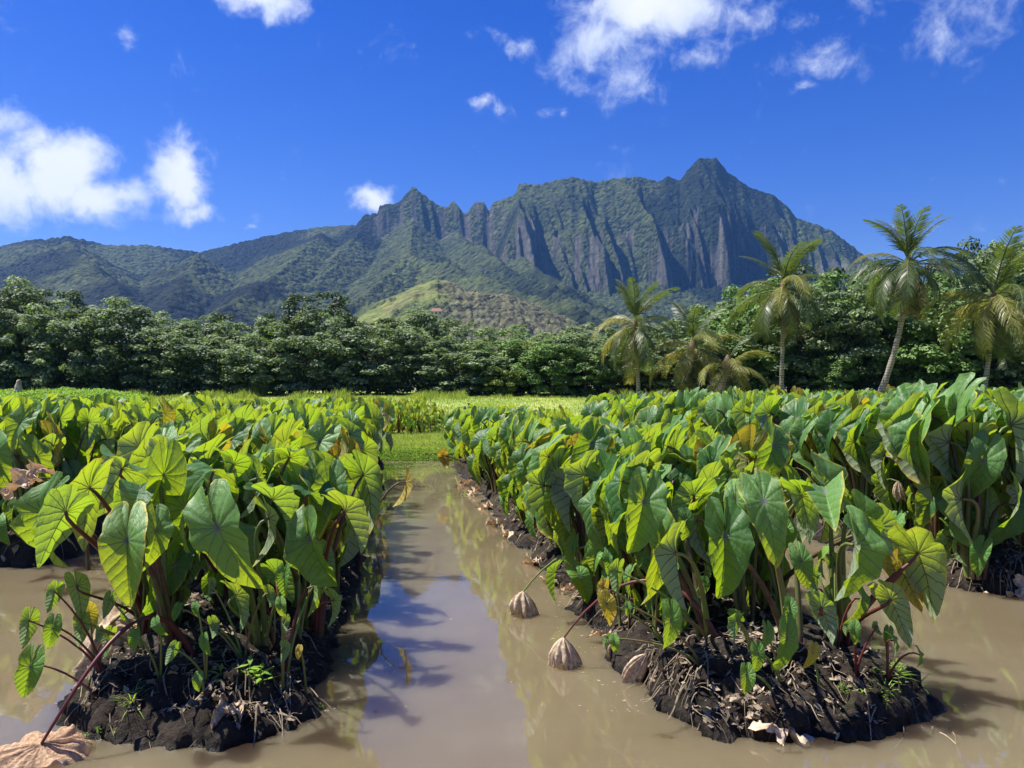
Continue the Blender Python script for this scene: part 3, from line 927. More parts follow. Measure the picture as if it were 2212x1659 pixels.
shoot('R1', 1.14, 3.60, 'taro shoot with cupped bright leaf at the foot of the maroon stalks', [(750, 935, 730, 1025, 3.4, 200), (745, 900, 800, 930, 3.45, 20)], c3)
shoot('R1', 1.20, 3.50, 'yellow green shoot leaf lowest on the right mound front', [(800, 1200, 800, 1300, 3.25, 5)], c3)
shoot('R1', 1.24, 3.56, 'shoot with two stacked pale leaves beside the lowest yellow green one', [(855, 1095, 865, 1196, 3.3, 5), (900, 985, 890, 1070, 3.35, 15)], c3)
shoot('R1', 1.42, 3.55, 'half yellow shoot leaf right of the tall narrow green leaf', [(1125, 1090, 1100, 1176, 3.35, 20)], c3, pool=YEL)
shoot('R1', 1.62, 3.62, 'taro shoot with small cupped leaves near the right tip of the mound', [(1335, 975, 1340, 1056, 3.5, -20), (1440, 960, 1455, 1005, 3.55, 190), (1300, 960, 1290, 1010, 3.55, 190)], c3, 'stalk_red')
shoot('R1', 1.75, 3.58, 'taro shoot leaning right with dark narrow leaves over the water', [(1525, 1030, 1545, 1112, 3.45, 60), (1655, 1100, 1650, 1172, 3.45, 60), (1500, 990, 1490, 1050, 3.5, -20)], c3, 'stalk_red')
shoot('R1', 0.92, 3.72, 'small pale taro shoot on the left shoulder of the right mound', [(215, 865, 215, 912, 3.55, 5), (150, 1035, 160, 1102, 3.4, -10), (115, 1020, 90, 1060, 3.42, 190)], c3)
shoot('R1', 0.80, 3.95, 'yellowing taro leaf hanging over the left flank of the right mound', [(110, 850, 145, 962, 3.7, 20), (95, 770, 80, 850, 3.75, 190)], c3, pool=YEL)

# ------------------------------------------------------------------ the other plants, from a few individuals that are copied
sun_az = math.atan2(SH.y, SH.x)
def make_variant(rs, n, H, far, suckers=0):
    """returns a list of (mesh, matrix, part name); one individual"""
    parts = []
    acc = Acc()
    for i in range(n):
        if rs.random() < 0.62:
            az = sun_az + rs.gauss(0, 0.75)
        else:
            az = rs.uniform(-PI, PI)
        young = i >= n - 5 and not far
        hz = H * (rs.uniform(.74, 1.0) if i < n * .55 else rs.uniform(.40, .78))
        if young:
            hz = H * rs.uniform(.18, .50)
        L = rs.uniform(.36, .53) * (0.85 + .15 * hz / H)
        if young:
            L *= .55
        rr = rs.uniform(.08, .38)
        P = Vector((math.cos(az) * rr, math.sin(az) * rr, hz - 0.16 * L))
        na = az + rs.gauss(0, .55)
        ne = math.radians(rs.uniform(-8, 22))
        n_ = Vector((math.cos(na) * math.cos(ne), math.sin(na) * math.cos(ne), math.sin(ne)))
        t = Vector((0, 0, -1)) + Vector((math.cos(az + PI / 2), math.sin(az + PI / 2), 0)) * rs.gauss(0, .32)
        t = t - n_ * t.dot(n_)
        k = rs.random()
        if young:
            pool = YOUNG
        elif k < .035:
            pool = OLD_L if far else OLD_H
        else:
            pool = LO if far else HI
        m, Z = frame(P, t, n_, L)
        m = m @ Matrix.Diagonal((rs.uniform(.56, .80), 1, 1, 1))
        parts.append((rs.choice(pool), m))
        off = Vector((math.cos(az) * .04, math.sin(az) * .04, 0))
        pts = stalk_pts(off, P, Z, 6 if far else 9)
        r0 = .0155 if not young else .008
        V, F = tube_arrays(pts, np.linspace(r0, r0 * .45, len(pts)), 4 if far else 6)
        if far:
            acc.add(V, F)
        else:
            parts.append((mesh_np('leaf_stalk', V, F, M['stalk'] if rs.random() < .65 else M['stalk_green']), 'stalk'))
    if far:
        parts.append((acc.mesh('stalks', M['stalk']), 'stalks'))
    return parts

PR = random.Random(99)
near_v = [make_variant(PR, 18, 1.0, False) for _ in range(12)]
far_v = [make_variant(PR, 12, 1.0, True) for _ in range(14)]
mound_word = {
    'L1': 'the mound left of the channel', 'R1': 'the mound right of the channel',
    'R2': 'the second mound to the right', 'R3': 'the third mound to the right',
    'R4': 'the mound at the right border', 'L0': 'the second mound to the left', 'LL': 'the outermost left mound'}
ORD = ['first', 'second', 'third', 'fourth', 'fifth', 'sixth', 'seventh', 'eighth']
def plant_label(rk, k, j, yy):
    side = {-1: 'at left edge', 0: 'on middle line', 1: 'at right edge'}[j]
    kind = 'tall taro ' if rk in ('R2', 'R3') else 'taro '
    if k < 8:
        return kind + side.replace('on the ', '') + ' of ' + mound_word[rk] + ', ' + ORD[k] + ' rank'
    part = 'half way back' if yy < 12 else ('toward its far end' if yy < 14.5 else 'at its far end')
    return kind + side.replace('on the ', '') + ' of ' + mound_word[rk] + ', ' + part
grp = {'L1': 'taro massed on the mound left of the channel', 'R1': 'taro massed on the mound right of the channel',
       'R2': 'tall taro on the second mound right of the channel', 'R3': 'tall taro on the third mound right',
       'R4': 'taro on the rightmost far mound', 'L0': 'taro on the second mound left', 'LL': 'taro on the outermost left mound'}
n_plants = 0
def put_plant(parts, x, y, z, s, rz, label, group):
    global n_plants
    e = empty('taro_plant', (x, y, z), label, 'taro plant', group, rz)
    e.scale = (s, s, s)
    for me, mt in parts:
        if isinstance(mt, str):
            ob('leaf_stalk' if mt == 'stalk' else 'stems', me, e)
        else:
            o = ob('leaf', me, e)
            o.matrix_basis = mt
    n_plants += 1
    return e
for rk, r in rows.items():
    y = r.y0 + .32
    k = 0
    step = {'L1': .52, 'R1': .52, 'R2': .56, 'R3': .66, 'R4': .8, 'L0': .60, 'LL': .8}[rk]
    while y < r.y1 - .15:
        for j in (-1, 0, 1):
            uu = j * (r.hw * .70) + PR.uniform(-.1, .1)
            yy = y + PR.uniform(-.16, .16) + (0.2 if j == 0 else 0)
            x = r.cx(yy) + uu
            if abs(x / yy) > .74:
                continue
            if rk == 'L1' and yy < 4.55: continue
            if rk == 'R1' and yy < 4.75: continue
            near = yy < 8.6
            z = float(r.h(np.array([x]), np.array([yy]))[0]) - .03
            rise = (yy - 4) * (.004 if rk != 'R1' else -.004)
            H = r.top + (rise if rk in ('L1', 'L0', 'R1') else 0) - z
            H *= PR.uniform(.90, 1.04)
            if rk in ('R3',) and yy > 15: H *= 1.04
            p = PR.choice(near_v if near else far_v)
            put_plant(p, x, yy, z, H, PR.uniform(-.5, .5), plant_label(rk, k, j, yy), grp[rk])
        if rk in ('L1', 'R1') and k == 0:
            for q, (uu, yy) in enumerate([(-.30, 4.35), (.05, 4.25), (.32, 4.50), (-.42, 4.62)] if rk == 'R1' else [(-.25, 4.20), (.12, 4.30), (.38, 4.55)]):
                x = r.cx(yy) + uu
                z = float(r.h(np.array([x]), np.array([yy]))[0]) - .03
                put_plant(PR.choice(near_v), x, yy, z, (r.top - .07 - z) * PR.uniform(.86, .95), PR.uniform(-.5, .5),
                          'taro just behind the front plants of ' + mound_word[rk] + ', ' + ['left one', 'middle one', 'right one', 'far left one'][q], grp[rk])
        y += step
        k += 1
print('plants', n_plants)

# shoots along the visible edges
def make_shoot(rs):
    parts = []
    for i in range(rs.choice([2, 3, 4])):
        az = rs.uniform(-PI, PI)
        hz = rs.uniform(.16, .42)
        rr = rs.uniform(.05, .16)
        L = rs.uniform(.11, .2)
        P = Vector((math.cos(az) * rr, math.sin(az) * rr, hz))
        na = az + rs.gauss(0, .5)
        n_ = Vector((math.cos(na), math.sin(na), rs.uniform(.1, .8))).normalized()
        t = Vector((0, 0, -1)) + Vector((math.cos(na + PI / 2), math.sin(na + PI / 2), 0)) * rs.gauss(0, .3)
        m, Z = frame(P, t, n_, L)
        m = m @ Matrix.Diagonal((.8, 1, 1, 1))
        parts.append((rs.choice(YOUNG if rs.random() < .9 else YEL), m))
        pts = stalk_pts((0, 0, 0), P, Z, 6, .05)
        V, F = tube_arrays(pts, np.linspace(.007, .0035, 6), 5)
        parts.append((mesh_np('leaf_stalk', V, F, M['stalk_green'] if rs.random() < .6 else M['stalk_red']), 'stalk'))
    return parts
SR = random.Random(41)
sv = [make_shoot(SR) for _ in range(8)]
def put_shoot(rk, x, y, label):
    z = float(rows[rk].h(np.array([x]), np.array([y]))[0]) - .02
    if z < .02: return
    e = empty('young_taro', (x, y, z), label, 'taro shoot', YG, SR.uniform(-PI, PI))
    s = SR.uniform(.8, 1.35)
    e.scale = (s, s, s)
    for me, mt in SR.choice(sv):
        if isinstance(mt, str):
            ob('leaf_stalk', me, e)
        else:
            o = ob('leaf', me, e)
            o.matrix_basis = mt
for i in range(34):
    y = 4.1 + (i / 34) ** 1.5 * 9
    r = rows['R1']
    put_shoot('R1', r.cx(y) - r.hw + SR.uniform(.12, .34), y, 'small taro shoot on the channel flank of the right mound, ' + (ORD[i] + ' from its near end' if i < 8 else 'further back'))
for i in range(26):
    r = rows['R2']
    if i < 14:
        y = 5.85 + SR.uniform(0, .4); x = r.cx(y) + SR.uniform(-.6, .75)
    else:
        y = 6.0 + (i - 14) * .45; x = r.cx(y) - r.hw + SR.uniform(.12, .35)
    put_shoot('R2', x, y, 'small taro shoot on the second mound to the right, ' + ('at its near end' if i < 14 else 'along its left flank'))
for i in range(16):
    r = rows['L1']
    y = 3.75 + i * .18
    put_shoot('L1', r.cx(y) + r.hw - SR.uniform(.12, .42), y, 'small taro shoot on the channel flank of the left mound, ' + (ORD[i] + ' from its near end' if i < 8 else 'further back'))
for i in range(14):
    r = rows['L1']
    y = 3.75 + i * .22
    put_shoot('L1', r.cx(y) - r.hw + SR.uniform(.12, .42), y, 'small taro shoot on the left flank of the left mound, ' + (ORD[i] + ' from its near end' if i < 8 else 'further back'))
for i in range(8):
    r = rows['R1']
    y = 3.9 + i * .22
    put_shoot('R1', r.cx(y) + r.hw - SR.uniform(.15, .4), y, 'small taro shoot on the right flank of the right mound, ' + (ORD[i] + ' from its near end' if i < 8 else 'further back'))
for i in range(12):
    r = rows['L0']
    y = 6.95 + SR.uniform(0, .5)
    put_shoot('L0', r.cx(y) + SR.uniform(-.6, .7), y, 'small taro shoot at the near end of the second mound to the left')

# standalone turning leaves that stand out in the photograph
def lone(rk, bx, by, px, py, tx, ty, d, yaw, pool, label, wide=1.0):
    e = empty('taro_plant', base_at(rk, bx, by), label, 'taro plant', 'single turning taro leaves')
    p = at(px / 2.16016, py / 2.16016, d)
    q = at(tx / 2.16016, ty / 2.16016, d)
    t = q - p
    a = math.radians(yaw)
    m, Z = frame(p - e.location, t, Vector((math.sin(a), -math.cos(a), .1)), t.length / .64)
    lf = ob('leaf', HR.choice(pool), e)
    lf.matrix_basis = m @ Matrix.Diagonal((wide, 1, 1, 1))
    add_stalk(e, stalk_pts((0, 0, 0), p - e.location, Z, 10), .013, .006, M['stalk'])
lone('L1', -1.25, 6.2, 876, 1042, 866, 1096, 6.3, 110, YEL, 'taro with one pale yellow brown leaf drooping to the water of the channel', .9)
lone('R2', 3.15, 7.4, 2040, 1000, 2025, 1075, 6.6, 10, OLD_H, 'taro with a leaf half burnt orange at its top, second mound right', 1.0)
lone('R2', 2.9, 7.8, 1985, 1120, 1990, 1160, 6.9, 10, OLD_H, 'taro with a dull olive and orange leaf low on the second mound right', 1.4)
lone('R1', 1.2, 7.2, 1695, 965, 1700, 990, 6.9, 20, YEL, 'taro with a small orange leaf above the back of the right mound', 1.3)
lone('R1', -.55, 13.0, 958, 985, 966, 1010, 12.3, 190, OLD_H, 'taro leaf with yellow edge hanging over the far end of the channel', 1.0)

# ------------------------------------------------------------------ dead leaves
DR = random.Random(77)
RD = (.1, .2, .3, .4, .5, .6, .7, .8, .88, .95, 1.0)
def dead_flat(rs, mat):
    return leaf_mesh('withered_blade', mat, rs, 40, RD, fold=.5, tip=rs.uniform(-1, 1), lobe=rs.uniform(-1, 1), wave=.10, crumple=.24, curl=rs.uniform(.3, 1.0), twist=rs.uniform(-1, 1))
def dead_pleat(rs, mat, open_=0.42, n=13):
    """a wilted blade hanging like a folded umbrella, pleated along its veins"""
    nt, ns = n * 6, 13
    V = []
    ph = rs.random() * 6
    for i in range(ns):
        s = i / (ns - 1)
        for j in range(nt):
            a = j / nt * 2 * PI
            side = 0.75 + 0.35 * math.cos(a + ph) + .12 * math.sin(3 * a + ph)
            rad = open_ * (s ** .55) * (1 - .40 * s ** 3) * side
            rad *= 1 + .20 * math.cos(n * a + 1.2 * math.sin(2 * a + s * 1.5))
            z = -s * (.78 + .16 * math.cos(a * 2 + ph) + .06 * math.cos(n * a)) + .05 * (s == 0)
            x, y = math.cos(a) * rad * 1.15, math.sin(a) * rad * .7
            V.append((x + .10 * s * s, y, z))
    V = np.array(V)
    V[:, 0] += .05 * (fbm(V[:, 2] * 6, V[:, 1] * 6, 3, 3) - .5)
    me = mesh_np('withered_blade', V, grid_faces(ns, nt, True), mat)
    return me
DF = [dead_flat(DR, M['dead']) for _ in range(6)]
DPK = dead_flat(DR, M['dead_pink'])
def disp(px, py, z=0.0):
    """point of the water plane (or height z) under a spot of the photograph"""
    d = (EYE - z) * FPX / (py / 2.16016 - HY)
    return Vector(((px / 2.16016 - 512) / FPX * d, d, z))
def dead(px, py, size, label, mesh=None, z=.0, rot=None, lift=.0):
    p = disp(px, py, z)
    e = empty('withered_leaf', p, label, 'dead leaf', 'dead taro leaves at the water edge')
    o = ob('blade', mesh or DR.choice(DF), e)
    o.scale = (size,) * 3
    o.location = (0, 0, lift)
    o.rotation_euler = rot or (DR.uniform(-.6, .6), DR.uniform(-.6, .6), DR.uniform(0, 6.28))
    return e
# two pleated ones hanging on their stalks into the channel
for (px, py, py2, bx, by, lab, op) in ((1120, 1285, 1335, 1.0, 4.75, 'upper of two pleated dead leaves hanging into the channel, on a green stalk', .40),
                                       (1205, 1385, 1448, 1.05, 3.9, 'lower of two pleated dead leaves hanging into the channel, on a red stalk', .36)):
    bot = disp(px, py2, -.02)
    d = bot.y
    topz = EYE - ((py - 6) / 2.16016 - HY) / FPX * d
    e = empty('withered_leaf', (bot.x, bot.y, 0), lab, 'dead leaf')
    Lh = topz + .03
    me = dead_pleat(DR, M['dead'], op)
    o = ob('blade', me, e)
    o.location = (.03, 0, topz)
    o.scale = (Lh * 2.0, Lh * 1.9, Lh * 1.15)
    o.rotation_euler = (0, .32, DR.uniform(-.5, .5))
    b = base_at('R1', bx, by)
    Bl = b - e.location
    pts = bez(Bl, Bl + Vector((-.15, 0, .42)), Vector((.35, .1, topz + .42)), Vector((.03, 0, topz)), 16)
    add_stalk(e, pts, .012, .005, M['stalk_green'] if py < 1300 else M['stalk_red'])
# dead leaf at lower left with its long red stalk
p = disp(90, 1606, .07)
e = empty('withered_leaf', (p.x, p.y, 0), 'large pinkish dead leaf in the lower left corner, on a long red stalk', 'dead leaf')
me = leaf_mesh('withered_blade', M['dead_pink'], DR, 64, RD, fold=-.30, tip=.25, lobe=.9, wave=.035, crumple=.045, curl=-.25, wide=.8, ribs=.016)
o = ob('blade', me, e)
mm, _ = frame(Vector((0, 0, .07)), Vector((-.93, -.32, -.05)), Vector((-.10, -.35, .9)), .42)
o.matrix_basis = mm
bl = base_at('L1', -1.55, 3.75) - e.location
pts = bez(bl, bl + Vector((-.16, -.1, .50)), Vector((.20, .03, .42)), Vector((0, 0, .07)), 16)
add_stalk(e, pts, .013, .007, M['stalk_red'])
# big pale dead leaf left of the left mound, half in shade
e = empty('withered_leaf', disp(180, 1450, .0), 'wide tan dead taro leaf folded over the left flank of the left mound', 'dead leaf')
o = ob('blade', leaf_mesh('withered_blade', M['dead'], DR, 44, RD, fold=-.5, tip=.9, lobe=.6, wave=.06, crumple=.12, curl=-.4), e)
mm, _ = frame(Vector((.12, 0, .22)), Vector((-.75, -.35, -.55)), Vector((-.3, -.8, .5)), .40)
o.matrix_basis = mm
add_stalk(e, bez((.45, .1, .25), (.4, .05, .42), (.2, 0, .34), (.12, 0, .22), 10), .010, .006, M['stalk'])
e = dead(490, 1592, .27, 'crumpled pale dead leaf lying against the front of the left mound', leaf_mesh('withered_blade', M['dead'], DR, 44, RD, fold=.9, tip=1.6, lobe=1.4, wave=.14, crumple=.34, curl=.8), rot=(1.1, .2, .3), lift=.08)
DP = dead_pleat(DR, M['dead'], .42, 11)
e = dead(1395, 1478, .21, 'pleated dead leaf slumped at the left water edge of the right mound', DP, rot=(.35, .5, .4), lift=.15)
e = dead(1320, 1430, .10, 'small dark red dead leaf hanging by the left edge of the right mound', DP, rot=(.1, -.2, 1), lift=.10)
e = dead(1850, 1562, .26, 'pale triangular dead leaf in the water below the right tip of the mound', leaf_mesh('withered_blade', M['dead'], DR, 44, RD, fold=-.8, tip=1.2, lobe=.8, wave=.08, crumple=.22, curl=-.7), rot=(.9, .1, .5), lift=.07)
e = dead(1690, 1590, .34, 'flat crumpled pale dead leaf floating in front of the right mound', leaf_mesh('withered_blade', M['dead'], DR, 44, RD, fold=.1, tip=.3, lobe=.2, wave=.09, crumple=.28), rot=(.12, .1, 1.4), lift=.03)
e = dead(1635, 1560, .20, 'curled brown and white dead leaf just behind the flat floating one', rot=(1.2, .3, .2), lift=.09)
e = dead(1610, 1525, .17, 'curled grey dead leaf clinging to the right mound front', rot=(1.4, -.4, .2), lift=.17)
for i, (px, py, s, lab) in enumerate([
        (1190, 1262, .16, 'rust brown folded dead leaf beside the yellow leaf at the channel edge'),
        (1228, 1282, .15, 'pale dead leaf scrap in the water under the yellow leaf'),
        (1150, 1222, .22, 'broken tan dead leaf on the channel edge, farther than the hanging pair'),
        (1090, 1160, .22, 'white pointed dead leaf floating by the right mound'),
        (1062, 1135, .20, 'tan dead leaf beside the white pointed one'),
        (1050, 1100, .20, 'small dead leaf at the foot of the right mound, mid channel'),
        (1025, 1070, .22, 'dead leaf at the right channel edge towards the far end'),
        (1010, 1048, .22, 'farthest dead leaf along the right channel edge'),
        (820, 1225, .15, 'dead leaf standing up in the water on the left side of the channel'),
        (800, 1105, .25, 'orange brown dead leaf under the overhanging left plants'),
        (1300, 1385, .12, 'dead leaf scrap by the corner of the right mound'),
        (55, 1215, .35, 'dead leaves at the near end of the second mound left'),
        (2150, 1258, .28, 'dark dead leaf on the near end of the second mound right'),
        (2050, 1208, .26, 'brown curled dead leaf under the shoots of the second mound right'),
        (2200, 1290, .26, 'dead leaf at the right photo border on the second mound')]):
    dead(px, py, s * 1.15, lab, lift=.03)
e = empty('withered_leaf', at(60 / 2.16, 1040 / 2.16, 5.9), 'large pale dead leaf hanging among the plants at the left photo border', 'dead leaf')
o = ob('blade', DF[0], e)
o.matrix_basis = frame(Vector((0, 0, 0)), Vector((-.9, .1, -.2)), Vector((0, -.7, .6)), .42)[0]
add_stalk(e, bez((.3, .3, -.75), (.3, .3, -.1), (.15, .1, .1), (0, 0, 0), 9), .012, .006, M['stalk'])
e = empty('withered_leaf', at(1940 / 2.16, 1040 / 2.16, 6.6), 'shrivelled pinkish leaf dangling from a thin stalk on the second mound right', 'dead leaf')
o = ob('blade', DP, e)
o.scale = (.18,) * 3
add_stalk(e, bez((.5, .4, -.95), (.2, .3, -.1), (-.2, .1, .08), (0, 0, 0), 9), .010, .005, M['stalk'])

# ------------------------------------------------------------------ litter on the mounds: dry strips and flakes nobody could count
def strips(rk, n, y0, y1, sides, seed):
    rs = random.Random(seed)
    r = rows[rk]
    A = Acc()
    for i in range(n):
        side = rs.choice(sides)
        y = y0 + (y1 - y0) * rs.random() ** 1.6
        if side == 'f':
            x = r.cx(r.y0) + rs.uniform(-.9, .9) * r.hw
            y = r.y0 + rs.uniform(.12, .5)
            dr = Vector((rs.gauss(0, .55), -1))
        elif side == 't':
            x = r.cx(y) + rs.uniform(-.85, .85) * r.hw
            dr = Vector((rs.gauss(0, 1), rs.gauss(0, 1)))
        else:
            sg = 1 if side == 'r' else -1
            x = r.cx(y) + sg * (r.hw - rs.uniform(.10, .42))
            dr = Vector((sg, rs.gauss(-.25, .6)))
        dr.normalize()
        ln = rs.uniform(.06, .30)
        k = 8
        px_ = x + dr.x * np.linspace(0, ln, k)
        py_ = y + dr.y * np.linspace(0, ln, k)
        bend = rs.gauss(0, .10)
        px_ += -dr.y * bend * np.linspace(0, 1, k) ** 2
        py_ += dr.x * bend * np.linspace(0, 1, k) ** 2
        z = r.h(px_, py_)
        z = np.maximum(z, -.03)
        z = (z + np.maximum.accumulate(z[::-1])[::-1]) / 2 + .012 + .03 * np.sin(np.linspace(0, PI, k)) * rs.random()
        wd = rs.uniform(.0015, .0055) * (1 - .6 * np.linspace(0, 1, k))
        sx, sy = -dr.y * wd, dr.x * wd
        V = np.stack([np.stack([px_ - sx, py_ - sy, z], -1), np.stack([px_, py_, z + wd * .6], -1), np.stack([px_ + sx, py_ + sy, z], -1)], 1).reshape(-1, 3)
        A.add(V, grid_faces(k, 3), rs.random() ** 1.7)
    me = A.mesh('dry_stalk_litter', M['litter'], False)
    ob('dry_stalk_litter', me, None, 'stuff')
    o = bpy.data.objects[-1] if False else None
strips('L1', 190, 3.5, 7.0, 'fftttr', 1)
strips('R1', 520, 3.7, 12.0, 'fttttllll', 2)
strips('R2', 260, 5.8, 10.0, 'ffttlll', 3)
strips('L0', 80, 6.9, 9.0, 'fftr', 4)
def flakes(rk, n, y0, y1, seed):
    rs = np.random.default_rng(seed)
    r = rows[rk]
    y = y0 + (y1 - y0) * rs.random(n) ** 1.8
    x = r.cx(y) + (rs.random(n) * 2 - 1) * (r.hw + .05)
    z = r.h(x, y)
    keep = (z > .03) & ((z > .20) | (rs.random(n) < .45))
    x, y, z = x[keep], y[keep], z[keep]
    n = len(x)
    a = rs.random(n) * 2 * PI
    L = .006 + .026 * rs.random(n) ** 2.2
    W_ = L * (.25 + .5 * rs.random(n))
    tl = rs.normal(0, .5, (n, 2))
    dx, dy = np.cos(a), np.sin(a)
    C = np.stack([x, y, z + .008], -1)
    Lv = np.stack([dx * L, dy * L, tl[:, 0] * L], -1)
    Wv = np.stack([-dy * W_, dx * W_, tl[:, 1] * W_], -1)
    V = np.stack([C - Lv, C - Wv * 1.1 + Lv * .2, C + Lv, C + Wv - Lv * .1], 1).reshape(-1, 3)
    F = np.arange(n * 4).reshape(-1, 4)
    tone = np.repeat(rs.random(n) ** 1.3, 4)
    me = mesh_np('leaf_litter', V, F, M['litter'], False, {'tone': ('FLOAT', tone)})
    ob('leaf_litter', me, None, 'stuff')
flakes('L1', 6500, 3.35, 6.5, 5)
flakes('R1', 9000, 3.35, 9.5, 6)
flakes('R2', 1800, 5.7, 9, 7)

rs = np.random.default_rng(91)
n = 900
ed = rs.integers(0, 3, n)
yy = 3.6 + 9 * rs.random(n) ** 1.8
r1, l1 = rows['R1'], rows['L1']
xx = np.where(ed == 0, r1.cx(yy) - r1.hw - .02 - np.abs(rs.normal(0, .16, n)), np.where(ed == 1, l1.cx(yy) + l1.hw + .02 + np.abs(rs.normal(0, .14, n)), rs.uniform(-5, 5, n)))
a = rs.random(n) * 6.28
L = .003 + .012 * rs.random(n) ** 2.5
C = np.stack([xx, yy, np.full(n, .004)], -1)
Lv = np.stack([np.cos(a) * L, np.sin(a) * L, 0 * a], -1)
Wv = np.stack([-np.sin(a) * L * .5, np.cos(a) * L * .5, 0 * a], -1)
V = np.stack([C - Lv, C - Wv, C + Lv, C + Wv], 1).reshape(-1, 3)
ob('floating_debris', mesh_np('floating_debris', V, np.arange(n * 4).reshape(-1, 4), M['litter'], False, {'tone': ('FLOAT', np.repeat(rs.random(n), 4))}), None, 'stuff')

# ------------------------------------------------------------------ little weeds on the mounds
def tuft(rk, x, y, n, L, label, seed):
    rs = random.Random(seed)
    A = Acc()
    for i in range(n):
        az, e_ = rs.uniform(0, 2 * PI), rs.uniform(.15, 1.3)
        l = L * rs.uniform(.6, 1.1)
        d = Vector((math.cos(az) * math.cos(e_), math.sin(az) * math.cos(e_), math.sin(e_)))
        k = 5
        tt = np.linspace(0, 1, k)
        pts = np.array([list(d * l * t_ - Vector((0, 0, l * .35 * t_ * t_))) for t_ in tt])
        s = Vector((-math.sin(az), math.cos(az), 0)) * .0035
        wdt = (1 - tt * .85)[:, None] * np.array(s)[None]
        A.add(np.stack([pts - wdt, pts + wdt], 1).reshape(-1, 3), grid_faces(k, 2), rs.random())
    o = ob('grass_tuft', A.mesh('grass_tuft', M['weed']), None)
    o.location = base_at(rk, x, y)
    tag(o, label, 'grass tuft')
def herb(rk, x, y, n, L, H, label, seed, spread=.02):
    rs = random.Random(seed)
    e = empty('weed', base_at(rk, x, y), label, 'weed')
    A, S = Acc(), Acc()
    for st in range(max(1, n // 8)):
        ox, oy = rs.gauss(0, spread), rs.gauss(0, spread)
        tx, ty = rs.gauss(0, H * .3), rs.gauss(0, H * .3)
        S.add(*tube_arrays([(ox, oy, -.01), (ox + tx * .4, oy + ty * .4, H * .5), (ox + tx, oy + ty, H)], .0022, 4))
        for i in range(8):
            az, q = i * 2.4, .3 + .7 * i / 7
            c = np.array([ox + tx * q, oy + ty * q, H * q])
            l = L * rs.uniform(.7, 1.1)
            d = np.array([math.cos(az), math.sin(az), rs.uniform(-.2, .6)])
            s = np.array([-math.sin(az), math.cos(az), 0]) * l * .16
            V = np.array([c, c + d * l * .4 - s, c + d * l * np.array([1, 1, .7]), c + d * l * .4 + s])
            A.add(V, [[0, 1, 2, 3]], rs.random())
    ob('foliage', A.mesh('foliage', M['weed'], False), e, 'stuff')
    ob('stem', S.mesh('stem', M['stalk_green']), e)
tuft('L1', -1.68, 3.40, 46, .14, 'fine bladed green grass tuft on the left mound front', 1)
herb('L1', -1.20, 3.52, 16, .085, .10, 'weed with pointed bright green leaves on top of the left mound front', 2)
herb('L1', -1.32, 3.48, 8, .075, .07, 'darker pointed weed beside the bright one on the left mound', 3)
herb('L1', -1.75, 3.36, 170, .018, .03, 'creeping bright green weed on the lower front of the left mound', 4, .045)
herb('L1', -1.00, 3.62, 140, .018, .03, 'creeping weed on the right shoulder of the left mound', 5, .06)
tuft('R1', 1.80, 3.62, 60, .13, 'bright grass tuft at the right tip of the right mound', 6)
tuft('R1', 1.93, 3.66, 30, .15, 'thin grass tuft sticking out over the water right of the right mound', 7)
tuft('R1', 1.70, 3.50, 34, .12, 'grass tuft just above the pale triangular dead leaf', 8)
herb('R1', 1.56, 3.50, 120, .02, .04, 'small leafy weed on the right mound front', 9, .05)
herb('R1', 1.74, 3.60, 90, .03, .06, 'yellow green weed behind the tufts at the right mound tip', 10, .05)

# ------------------------------------------------------------------ bank vegetation and field grass (uncountable)
def blades(name, X, Y, Z, H, W_, seed, mat, lean=.35):
    rs = np.random.default_rng(seed)
    n = len(X)
    a = rs.random(n) * 2 * PI
    b = rs.random(n) * 2 * PI
    lx, ly = np.cos(b) * H * lean * rs.random(n), np.sin(b) * H * lean * rs.random(n)
    sx, sy = np.cos(a) * W_, np.sin(a) * W_
    z0 = Z - .01
    P0 = np.stack([X - sx, Y - sy, z0], -1)
    P1 = np.stack([X + sx, Y + sy, z0], -1)
    P2 = np.stack([X + lx * .45 + sx * .7, Y + ly * .45 + sy * .7, z0 + H * .6], -1)
    P3 = np.stack([X + lx, Y + ly, z0 + H], -1)
    V = np.stack([P0, P1, P2, P3], 1).reshape(-1, 3)
    F = np.arange(n * 4).reshape(-1, 4)
    tone = np.repeat(np.clip(rs.random(n) * .8 + .25 * fbm(X * .5, Y * .5, 3, 3), 0, 1), 4)
    o = ob(name, mesh_np(name, V, F, mat, False, {'tone': ('FLOAT', tone)}), None, 'stuff')
    return o
rg = np.random.default_rng(3)
# turf of the bank and of the field
n = 42000
Xb = rg.uniform(-5.2, 1.5, n); Yb = BANK_Y + .1 + rg.random(n) ** 1.2 * 6.2
blades('grass', Xb, Yb, ground_z(Xb, Yb), rg.uniform(.03, .10, n), .006 + .004 * rg.random(n), 4, M['grass'], .8)
n = 60000
Yb = rg.uniform(22.5, 49, n); Xb = rg.uniform(-.72, .72, n) * Yb
blades('grass', Xb, Yb, ground_z(Xb, Yb), rg.uniform(.04, .13, n), .012 + .012 * rg.random(n), 5, M['grass'], .8)
# rank grass at the foot of the trees
n = 30000
Xb = rg.uniform(-36, 36, n); Yb = 45.3 + rg.normal(0, 1.3, n) + 1.5 * (fbm(Xb * .4, Xb * 0, 2, 4) - .5)
Hb = (.08 + .75 * np.clip(fbm(Xb * .9, Xb * 0 + 5, 4, 8) - .38, 0, 1) ** 1.0 * 1.6) * rg.uniform(.4, 1.1, n)
blades('tall_grass', Xb, Yb, ground_z(Xb, Yb), Hb, .010 + .014 * rg.random(n), 6, M['grass'], .6)

